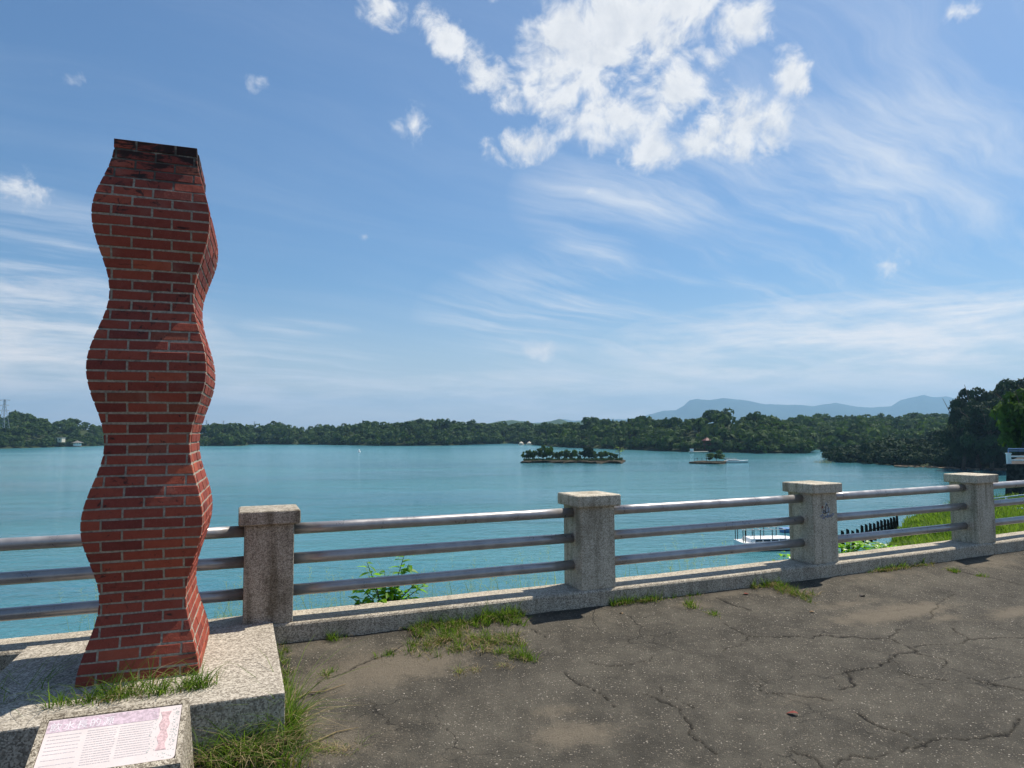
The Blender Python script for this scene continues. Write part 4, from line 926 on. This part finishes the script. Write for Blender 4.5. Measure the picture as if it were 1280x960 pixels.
boat('moored_tour_boat', (A.x, A.y, WZ), math.radians(-4), 7.4, 'long low white tour boat moored right of the tiny islet', .06)
A = onz(449, 565.2, WZ)
root = empty('marker_buoy', (A.x, A.y, WZ), 'small white marker buoy alone on the open water right of the column', 'buoy')
mb = MB(); mb.tube([(0, 0, -.2), (0, 0, .1), (0, 0, .45), (0, 0, .55)], [.5, .75, .7, .3], 12); mb.build('float', M_white, root, smooth=True)
mb = MB(); mb.tube([(0, 0, .5), (0, 0, .95), (0, 0, 1.35)], [.42, .32, .1], 10); mb.build('top_mark', M_white, root, smooth=True)

A = onz(96.5, 558.6, WZ)
root = empty('waterside_pavilion', (A.x, A.y, WZ), 'round white waterside pavilion with a flared tiled roof left of the column', 'building')
mb = MB(); mb.tube([(0, 0, -.4), (0, 0, .6)], [2.95, 2.95], 24); mb.build('base', M_rock, root)
mb = MB(); mb.tube([(0, 0, .55), (0, 0, 2.9)], [2.6, 2.6], 24); mb.build('wall', M_white, root)
for k in range(12):
    a = 2*math.pi*k/12; mb = MB(); mb.box((math.cos(a)*2.6, math.sin(a)*2.6, 2.42), (.12, .62, .5), Matrix.Rotation(a, 3, 'Z')); mb.build('window', M_glass, root)
mb = MB(); mb.tube([(0, 0, 2.95), (0, 0, 3.12), (0, 0, 3.7), (0, 0, 4.35), (0, 0, 4.7)], [3.9, 3.75, 1.9, .55, .12], 16); mb.build('roof', M_tile, root)
A = onz(75, 559, WZ); B = aty(75, 552.5, A.y+7)
root = empty('lakeside_house', B, 'small cream flat roofed house in the trees beside the pavilion', 'building')
mb = MB(); mb.box((0, 0, 1.35), (5.0, 4.0, 3.1)); mb.build('wall', M_cream, root)
mb = MB(); mb.box((0, 0, 3.0), (5.5, 4.5, .2)); mb.build('roof', M_grey, root)
for x_ in (-1.3, .9):
    mb = MB(); mb.box((x_, -2.02, 1.7), (.9, .1, 1.0)); mb.build('window', M_glass, root)
A = onz(885, 565.5, WZ); B = aty(880, 534.5, A.y+52)
root = empty('hilltop_house', B, 'white hilltop building with a small tower above the headland trees', 'building')
mb = MB(); mb.box((0, 0, -1.6), (9.5, 3.5, 3.9)); mb.build('wall', M_white, root); mb = MB(); mb.box((0, 0, .45), (10.2, 4.2, .22)); mb.build('roof', M_white, root)
mb = MB(); mb.box((-2.8, 0, 1.5), (.9, .9, 2.0)); mb.tube([(-2.8, 0, 2.5), (-2.8, 0, 3.0)], [.7, .1], 4); mb.build('tower', M_white, root)
for k in range(5):
    mb = MB(); mb.box((-3.4+k*1.7, -1.77, -.55), (.8, .1, 1.0)); mb.build('window', M_glass, root)
B = aty(884, 557.5, A.y+2)
root = empty('red_pavilion', B, 'dark red pavilion among the trees of the headland', 'building')
for x_ in (-1.3, 1.3):
    for y_ in (-1, 1): mb = MB(); mb.tube([(x_, y_, -3), (x_, y_, 2.4)], .14, 8); mb.build('pillar', M_red, root)
mb = MB(); mb.tube([(0, 0, 2.3), (0, 0, 2.5), (0, 0, 3.3), (0, 0, 3.8)], [2.5, 2.4, .9, .1], 4); mb.build('roof', M_red, root); mb = MB(); mb.box((0, 0, .6), (2.9, 2.3, .25)); mb.build('floor', M_red, root)
A = onz(872, 566.2, WZ)
root = empty('jetty_shelter', (A.x, A.y-1.5, WZ), 'low pale boat jetty with a white hut at the headland waterline', 'jetty')
mb = MB(); mb.box((0, 0, .55), (8.0, 2.2, .35)); mb.build('deck', M_cream, root)
for k in range(5): mb = MB(); mb.tube([(-3.6+k*1.8, -.8, -.5), (-3.6+k*1.8, -.8, .4)], .12, 6); mb.build('pile', M_black, root)
mb = MB(); mb.box((-2.9, 0, 1.35), (1.3, 1.4, 1.25)); mb.build('hut', M_white, root); mb = MB(); mb.box((-2.9, 0, 2.05), (1.6, 1.7, .14)); mb.build('roof', M_red, root)
A = onz(656, 556.2, WZ)
for i, dx_ in enumerate((-2.5, 3.0)):
    root = empty('floating_hut', (A.x+dx_, A.y-4, WZ), ['pale floating hut at the waterline above the islet, left one', 'pale floating hut at the waterline above the islet, right one'][i], 'hut', 'floating huts')
    mb = MB(); mb.box((0, 0, .2), (4.0, 3, .4)); mb.build('raft', M_cream, root); mb = MB(); mb.tube([(0, 0, .4), (0, 0, 1.4), (0, 0, 2.4)], [1.7, 1.55, .3], 8); mb.build('tent', M_cream, root)

def pylon(px, ptop, pbase, y, label, w):
    T_, B_ = aty(px, ptop, y), aty(px, pbase, y); H = T_.z-B_.z; root = empty('power_pylon', B_, label, 'pylon', 'power pylons'); th_ = H*.0065
    def wd(z): return w*H*(1-.80*min(1, z/(H*.75)))+.01*H
    mb = MB()
    for sx_, sy_ in ((1, 1), (1, -1), (-1, 1), (-1, -1)): mb.tube([(sx_*wd(0), sy_*wd(0), 0), (sx_*wd(H*.75), sy_*wd(H*.75), H*.75), (sx_*.01*H, sy_*.01*H, H)], th_, 4)
    mb.build('leg_frame', M_steel, root)
    mb = MB(); zs = [H*k/9 for k in range(10)]
    for a, b in zip(zs[:-1], zs[1:]):
        for sy_ in (-1, 1): mb.tube([(-wd(a), sy_*wd(a), a), (wd(b), sy_*wd(b), b)], th_*.6, 3); mb.tube([(wd(a), sy_*wd(a), a), (-wd(b), sy_*wd(b), b)], th_*.6, 3)
    tag(mb.build('lattice', M_steel, root), kind='stuff')
    for zf, hw_ in ((.98, .20), (.80, .16), (.62, .18)):
        mb = MB(); mb.tube([(-hw_*H, 0, zf*H), (0, 0, zf*H+.02*H), (hw_*H, 0, zf*H)], th_*.9, 4); mb.tube([(-hw_*H, 0, zf*H), (0, 0, zf*H-.05*H), (hw_*H, 0, zf*H)], th_*.6, 4); mb.build('cross_arm', M_steel, root)
pylon(4.5, 499.5, 535, 430, 'large steel power pylon above the left headland at the left edge', .11)
pylon(258, 525.5, 540, 720, 'tiny distant power pylon just right of the brick column', .10)
pylon(279, 526, 540, 780, 'tiny distant power pylon second to the right of the brick column', .10)
pylon(318, 527, 540, 900, 'faintest tiny power pylon on the north shore ridge', .10)
# reeds / dead branches in the water at the tip of the right point
A = onz(1029, 578.5, WZ); Pn = np.array([[A.x+RNG.uniform(-2.2, 2.5), A.y+RNG.uniform(-3, 3), WZ-.1] for _ in range(150)])
grass_obj('reeds', Pn, RNG.uniform(.4, 1.5, 150), .05, RNG.uniform(.1, .9, 150), M_dry, 'dry reeds standing in the water off the right point')

# ------------------------------------------------------------------ plants and litter near us
def leaf_blade(mb, base, d, nrm, L_, W_, t):
    d = d.normalized(); sd = d.cross(nrm).normalized(); up = sd.cross(d)
    prof_ = [(0, .10), (.18, .62), (.42, 1), (.70, .74), (.90, .30), (1.0, .02)]; vs = []
    for f, w in prof_:
        c_ = base+d*L_*f-up*L_*.28*f*f; vs += [c_-sd*W_*w/2+up*W_*.14*w, c_, c_+sd*W_*w/2+up*W_*.14*w]
    fs = []
    for k in range(len(prof_)-1):
        for q in range(2): fs.append((k*3+q, k*3+q+1, (k+1)*3+q+1, (k+1)*3+q))
    mb.add(vs, fs, t)
shr = random.Random(6)
pb = fp(1.02, .32, -.10); bush = empty('leafy_shrub', pb, 'bright green leafy shrub growing behind the rails between the first and second posts', 'shrub')
stem = MB(); nl = 0
leaves_mb = []
stemdirs = [(-.36, .02, .13), (-.30, .0, .26), (-.16, -.04, .52), (-.13, .04, .40), (.00, .05, .42), (.04, -.04, .36), (.16, .0, .58), (.20, .06, .46), (.30, -.03, .38), (.12, .10, .26), (-.05, -.10, .24), (.34, .03, .30), (-.22, .05, .34), (.06, .0, .22), (.02, -.03, .30), (-.10, .0, .20), (.20, -.06, .22)]
h_ = H0+KAP*1.0; rotm = Matrix.Rotation(h_, 3, 'Z')
for ex in stemdirs:
    tip = rotm @ Vector(ex)*1.12; pts = [Vector((0, 0, -.05)), tip*.45+Vector((0, 0, .06)), tip]; stem.tube(pts, [.007, .005, .002], 5)
    nleaf = int(11+12*tip.length)
    for k in range(nleaf):
        f = .28+.72*(k+.5)/nleaf; bp = pts[0].lerp(pts[1], f/.5) if f < .5 else pts[1].lerp(pts[2], (f-.5)/.5)
        a = shr.uniform(0, 6.28); d_ = Vector((math.cos(a), math.sin(a), shr.uniform(-.25, .45)))
        mbl = MB(); leaf_blade(mbl, bp, d_, Vector((shr.uniform(-.4, .4), shr.uniform(-.4, .4), 1)), shr.uniform(.075, .125), shr.uniform(.042, .066), shr.uniform(0, 1)); leaves_mb.append(mbl)
stem.build('stem', M_bark, bush)
for mbl in leaves_mb: mbl.build('leaf', M_shrub, bush)
# low broad-leaved weeds spilling on the back of the kerb at the right
wd = empty('creeping_weeds', fp(6.75, .34, .02), 'low broad leaved green weeds behind the kerb left of the fourth post', 'plant')
stm = MB()
mbw = MB()
for k in range(520):
    s_ = shr.gauss(6.85, .55); s_ = max(5.95, min(8.1, s_)); c_ = .24+abs(shr.gauss(0, .20)); zt_ = .02+shr.uniform(.02, .26)*max(.25, 1-abs(s_-6.8)/1.4)
    b0 = fp(s_, c_, zt_)-wd.location; a = shr.uniform(0, 6.28)
    leaf_blade(mbw, b0, Vector((math.cos(a), math.sin(a), shr.uniform(-.2, .5))), Vector((shr.uniform(-.4, .4), shr.uniform(-.4, .4), 1)), shr.uniform(.05, .09), shr.uniform(.035, .06), shr.uniform(0, 1))
    if k % 6 == 0: stm.tube([fp(s_, c_+.06, -.12)-wd.location, b0], [.004, .002], 4)
tag(mbw.build('foliage', M_shrub, wd), kind='stuff'); tag(stm.build('stems', M_bark, wd), kind='stuff')

# tufts of grass in the joints of the paving
def tuft(name, poly, n, h, w, label, mat=M_grass, lean=(.2, .9), dry=.15, spread=.05, onplinth=None, group='grass tufts in the paving'):
    """poly: photo polyline the tuft follows, with its own spread in metres"""
    pts = [pxsc(*p) if onplinth is None else tuple(float(q) for q in tosc(onz(p[0], p[1], onplinth).x, onz(p[0], p[1], onplinth).y)) for p in poly]
    n = int(n*1.7); h = h*1.22; P = []; HF = []; DR = []; nc = max(3, n//(20 if onplinth is None else 7)); cl = []
    for _ in range(nc):
        k = RNG.uniform(0, len(pts)-1.0001) if len(pts) > 1 else 0; i = int(k); f = k-i
        a = np.array(pts[i]); b = np.array(pts[min(i+1, len(pts)-1)]); cl.append((a+(b-a)*f+RNG.normal(0, spread, 2), RNG.uniform(.35, 1.25), RNG.uniform(.010, .030)))
    for _ in range(n):
        ctr, hf, rad_ = cl[RNG.integers(0, nc)]; dq = RNG.normal(0, rad_, 2); q = ctr+dq
        if onplinth is None and q[1] > -.203: q[1] = -.203-abs(RNG.normal(0, .02))
        if onplinth is None and PA-.01 < q[0] < PB+.004 and q[1] > PC0-.004:
            q[0] = PB+.006+abs(RNG.normal(0, .02))
        x_, y_ = fpn(q[0], q[1]); P.append((x_, y_, (float(gz(*q)) if onplinth is None else onplinth)-.012)); HF.append(hf*math.exp(-(np.hypot(*dq)/rad_)**2*.22)); DR.append(math.atan2(dq[1], dq[0])+H0+KAP*q[0]+RNG.normal(0, .5))
    P = np.array(P); ti = np.clip(RNG.uniform(0, .9, n), 0, 1)
    hh = RNG.uniform(.5, 1.25, n)*h*np.array(HF)*1.25
    V, F, nv = blades(P, hh, w, RNG.uniform(*lean, n), RNG, 4, np.array(DR)); o = link(name, npmesh(name, V, F, {'tint': np.repeat(ti, nv)}), mat); tag(o, label, kind='stuff')
    if dry:
        m_ = max(3, int(n*dry)); V, F, nv = blades(P[RNG.integers(0, n, m_)]+RNG.normal(0, .03, (m_, 3))*np.array([1, 1, 0]), h*.8, w, RNG.uniform(.8, 1.6, m_), RNG, 3)
        tag(link('dry_'+name, npmesh('dry_'+name, V, F, {'tint': np.repeat(RNG.uniform(0, 1, m_), nv)}), M_dry), 'dry straw among '+label, kind='stuff')
    return o
tuft('grass', [(525, 790), (560, 785), (600, 780), (640, 772)], 900, .10, .006, 'green grass along the kerb foot left of the second post', spread=.09)
tuft('grass', [(530, 800), (560, 806), (600, 803), (640, 800)], 900, .085, .006, 'green grass mat spreading into the asphalt left of the second post', spread=.11, dry=.4)
tuft('grass', [(630, 815), (650, 822), (662, 828)], 260, .085, .006, 'small bushy grass tuft on the asphalt left of the second post', spread=.035)
tuft('grass', [(585, 770), (615, 765), (640, 762)], 240, .15, .006, 'taller grass standing against the kerb left of the second post', spread=.03, dry=.05)
tuft('grass', [(752, 748), (780, 746), (812, 742)], 420, .075, .006, 'grass at the foot of the second post', spread=.035)
tuft('grass', [(925, 731), (950, 729), (975, 737), (1010, 750)], 560, .085, .007, 'grass strip running out from the kerb left of the third post', spread=.06, dry=.3)
tuft('grass', [(855, 758), (866, 762)], 130, .07, .006, 'tiny grass tuft on the asphalt before the third bay', spread=.03)
tuft('grass', [(885, 768), (898, 771)], 100, .05, .006, 'lower tiny grass tuft beside a dirt patch', spread=.03)
tuft('grass', [(800, 745), (840, 742), (870, 740)], 90, .05, .006, 'thin grass along the kerb foot before the third bay', spread=.02)
tuft('grass', [(1065, 712), (1100, 710), (1130, 707), (1160, 703)], 330, .075, .008, 'grass along the kerb foot between third and fourth posts', spread=.04, dry=.4)
tuft('grass', [(1180, 712), (1200, 716)], 120, .055, .008, 'small grass tuft on the asphalt before the fourth post', spread=.045)
tuft('grass', [(1225, 720), (1232, 722)], 40, .04, .008, 'smallest grass tuft on the joint at right', spread=.03)
tuft('grass', [(478, 822), (492, 820)], 50, .05, .006, 'sparse grass tuft on the sandy joint', spread=.025)
tuft('grass', [(510, 809), (520, 806)], 60, .055, .006, 'small grass tuft along the sandy joint', spread=.025)
tuft('grass', [(403, 845), (415, 843)], 60, .05, .006, 'small grass tuft in the sand right of the plinth', spread=.022)
tuft('grass', [(410, 800), (425, 798), (445, 795)], 110, .07, .005, 'thin grass at the kerb foot right of the plinth', spread=.02, dry=.05)
tuft('grass', [(355, 812), (357, 850), (360, 890), (366, 925)], 900, .062, .0055, 'narrow strip of grass along the right side of the plinth', spread=.022)
tuft('grass', [(255, 945), (285, 952), (320, 950), (350, 955)], 620, .22, .0065, 'long tangled grass before the plinth beside the sign', spread=.075, dry=.22, lean=(.4, 1.5))
tuft('grass', [(252, 935), (275, 930), (310, 940)], 170, .33, .0065, 'long drooping blades against the plinth front beside the sign', spread=.05, dry=.25, lean=(.5, 1.3))
tuft('grass', [(375, 935), (400, 940), (440, 935)], 120, .06, .005, 'flattened grass on the sand before the plinth', spread=.05, dry=.8, lean=(1.0, 2.0))
tuft('grass', [(62, 884), (90, 880), (125, 877), (160, 872), (200, 868), (240, 862), (262, 858)], 380, .12, .0065, 'grass growing along the plinth front edge behind the sign', spread=.022, onplinth=.165, lean=(.3, 1.3), dry=.06)
tuft('grass', [(128, 872), (150, 866), (185, 862), (225, 855)], 60, .19, .0065, 'taller grass blades before the column foot', spread=.03, onplinth=.165, lean=(.4, 1.3), dry=.2)
tuft('grass', [(-20, 925), (10, 910), (40, 900)], 260, .30, .0065, 'long grass hanging beside the sign at the left edge', spread=.06, onplinth=-.02, lean=(.7, 1.6), dry=.1)
tuft('grass', [(560, 838), (590, 840), (625, 832), (668, 812)], 46, .055, .004, 'dry runner of grass on the asphalt', M_tall, spread=.02, dry=1.5, lean=(.8, 1.8))
# litter: leaves and a twig
def fallen(px, py, L_, W_, col_, label):
    s_, c_ = pxsc(px, py); o_ = fp(s_, c_, float(gz(s_, c_))+.004); mb = MB(); a = shr.uniform(0, 6.28); leaf_blade(mb, Vector((0, 0, .006)), Vector((math.cos(a), math.sin(a), .06)), Vector((.06, .05, 1)), L_, W_, .5)
    tag(mb.build('fallen_leaf', col_, None, loc=o_), label, 'leaf', 'fallen leaves on the asphalt')
M_lf1 = flat('dry_red_leaf', (.20, .035, .02), .6); M_lf2 = flat('dark_leaf', (.03, .02, .018), .7); M_lf3 = flat('tan_leaf', (.36, .24, .13), .7)
fallen(936, 746, .085, .06, M_lf1, 'dry red leaf on the asphalt near the third post'); fallen(998, 894, .075, .05, M_lf1, 'dark red leaf alone on the open asphalt'); fallen(1076, 746, .08, .055, M_lf2, 'blackened leaf on the sandy patch at right')
fallen(1018, 766, .06, .04, M_lf3, 'tan leaf on the asphalt below the grass strip'); fallen(552, 802, .07, .05, M_lf3, 'tan leaf lying in the grass mat'); fallen(778, 770, .05, .03, M_lf3, 'small tan leaf near the foot of the second post')
tw = MB(); pts = [fp(*pxsc(*p), 0) for p in ((366, 878), (385, 868), (405, 866), (432, 857))]
tw.tube([Vector((p.x, p.y, float(gz(*tosc(p.x, p.y)))+.012)) for p in pts], [.006, .005, .004, .002], 6); tag(tw.build('twig', M_dry, None), 'thin dry twig on the sand right of the plinth', 'twig')
tw = MB(); pts = [fp(*pxsc(*p), 0) for p in ((372, 938), (395, 930), (420, 918), (448, 912))]
tw.tube([Vector((p.x, p.y, float(gz(*tosc(p.x, p.y)))+.014)) for p in pts], [.005, .005, .004, .002], 6); tag(tw.build('twig', M_dry, None), 'bent dry stalk before the plinth corner', 'twig')

# ------------------------------------------------------------------ haze: one closed box of thin air round everything
hb_ = MB(); hb_.box((0, 4800, 217), (24000, 10800, 455)); 
m = bpy.data.materials.new('thin_haze'); m.use_nodes = True; nt = m.node_tree; nt.nodes.clear()
pv = nt.nodes.new('ShaderNodeVolumePrincipled'); pv.inputs['Color'].default_value = (.40, .70, 1, 1); pv.inputs['Density'].default_value = .000150; pv.inputs['Anisotropy'].default_value = .2
ou = nt.nodes.new('ShaderNodeOutputMaterial'); nt.links.new(pv.outputs[0], ou.inputs['Volume'])
hz_ = hb_.build('haze', m, None); tag(hz_, 'thin blue summer haze over the lake', kind='stuff')
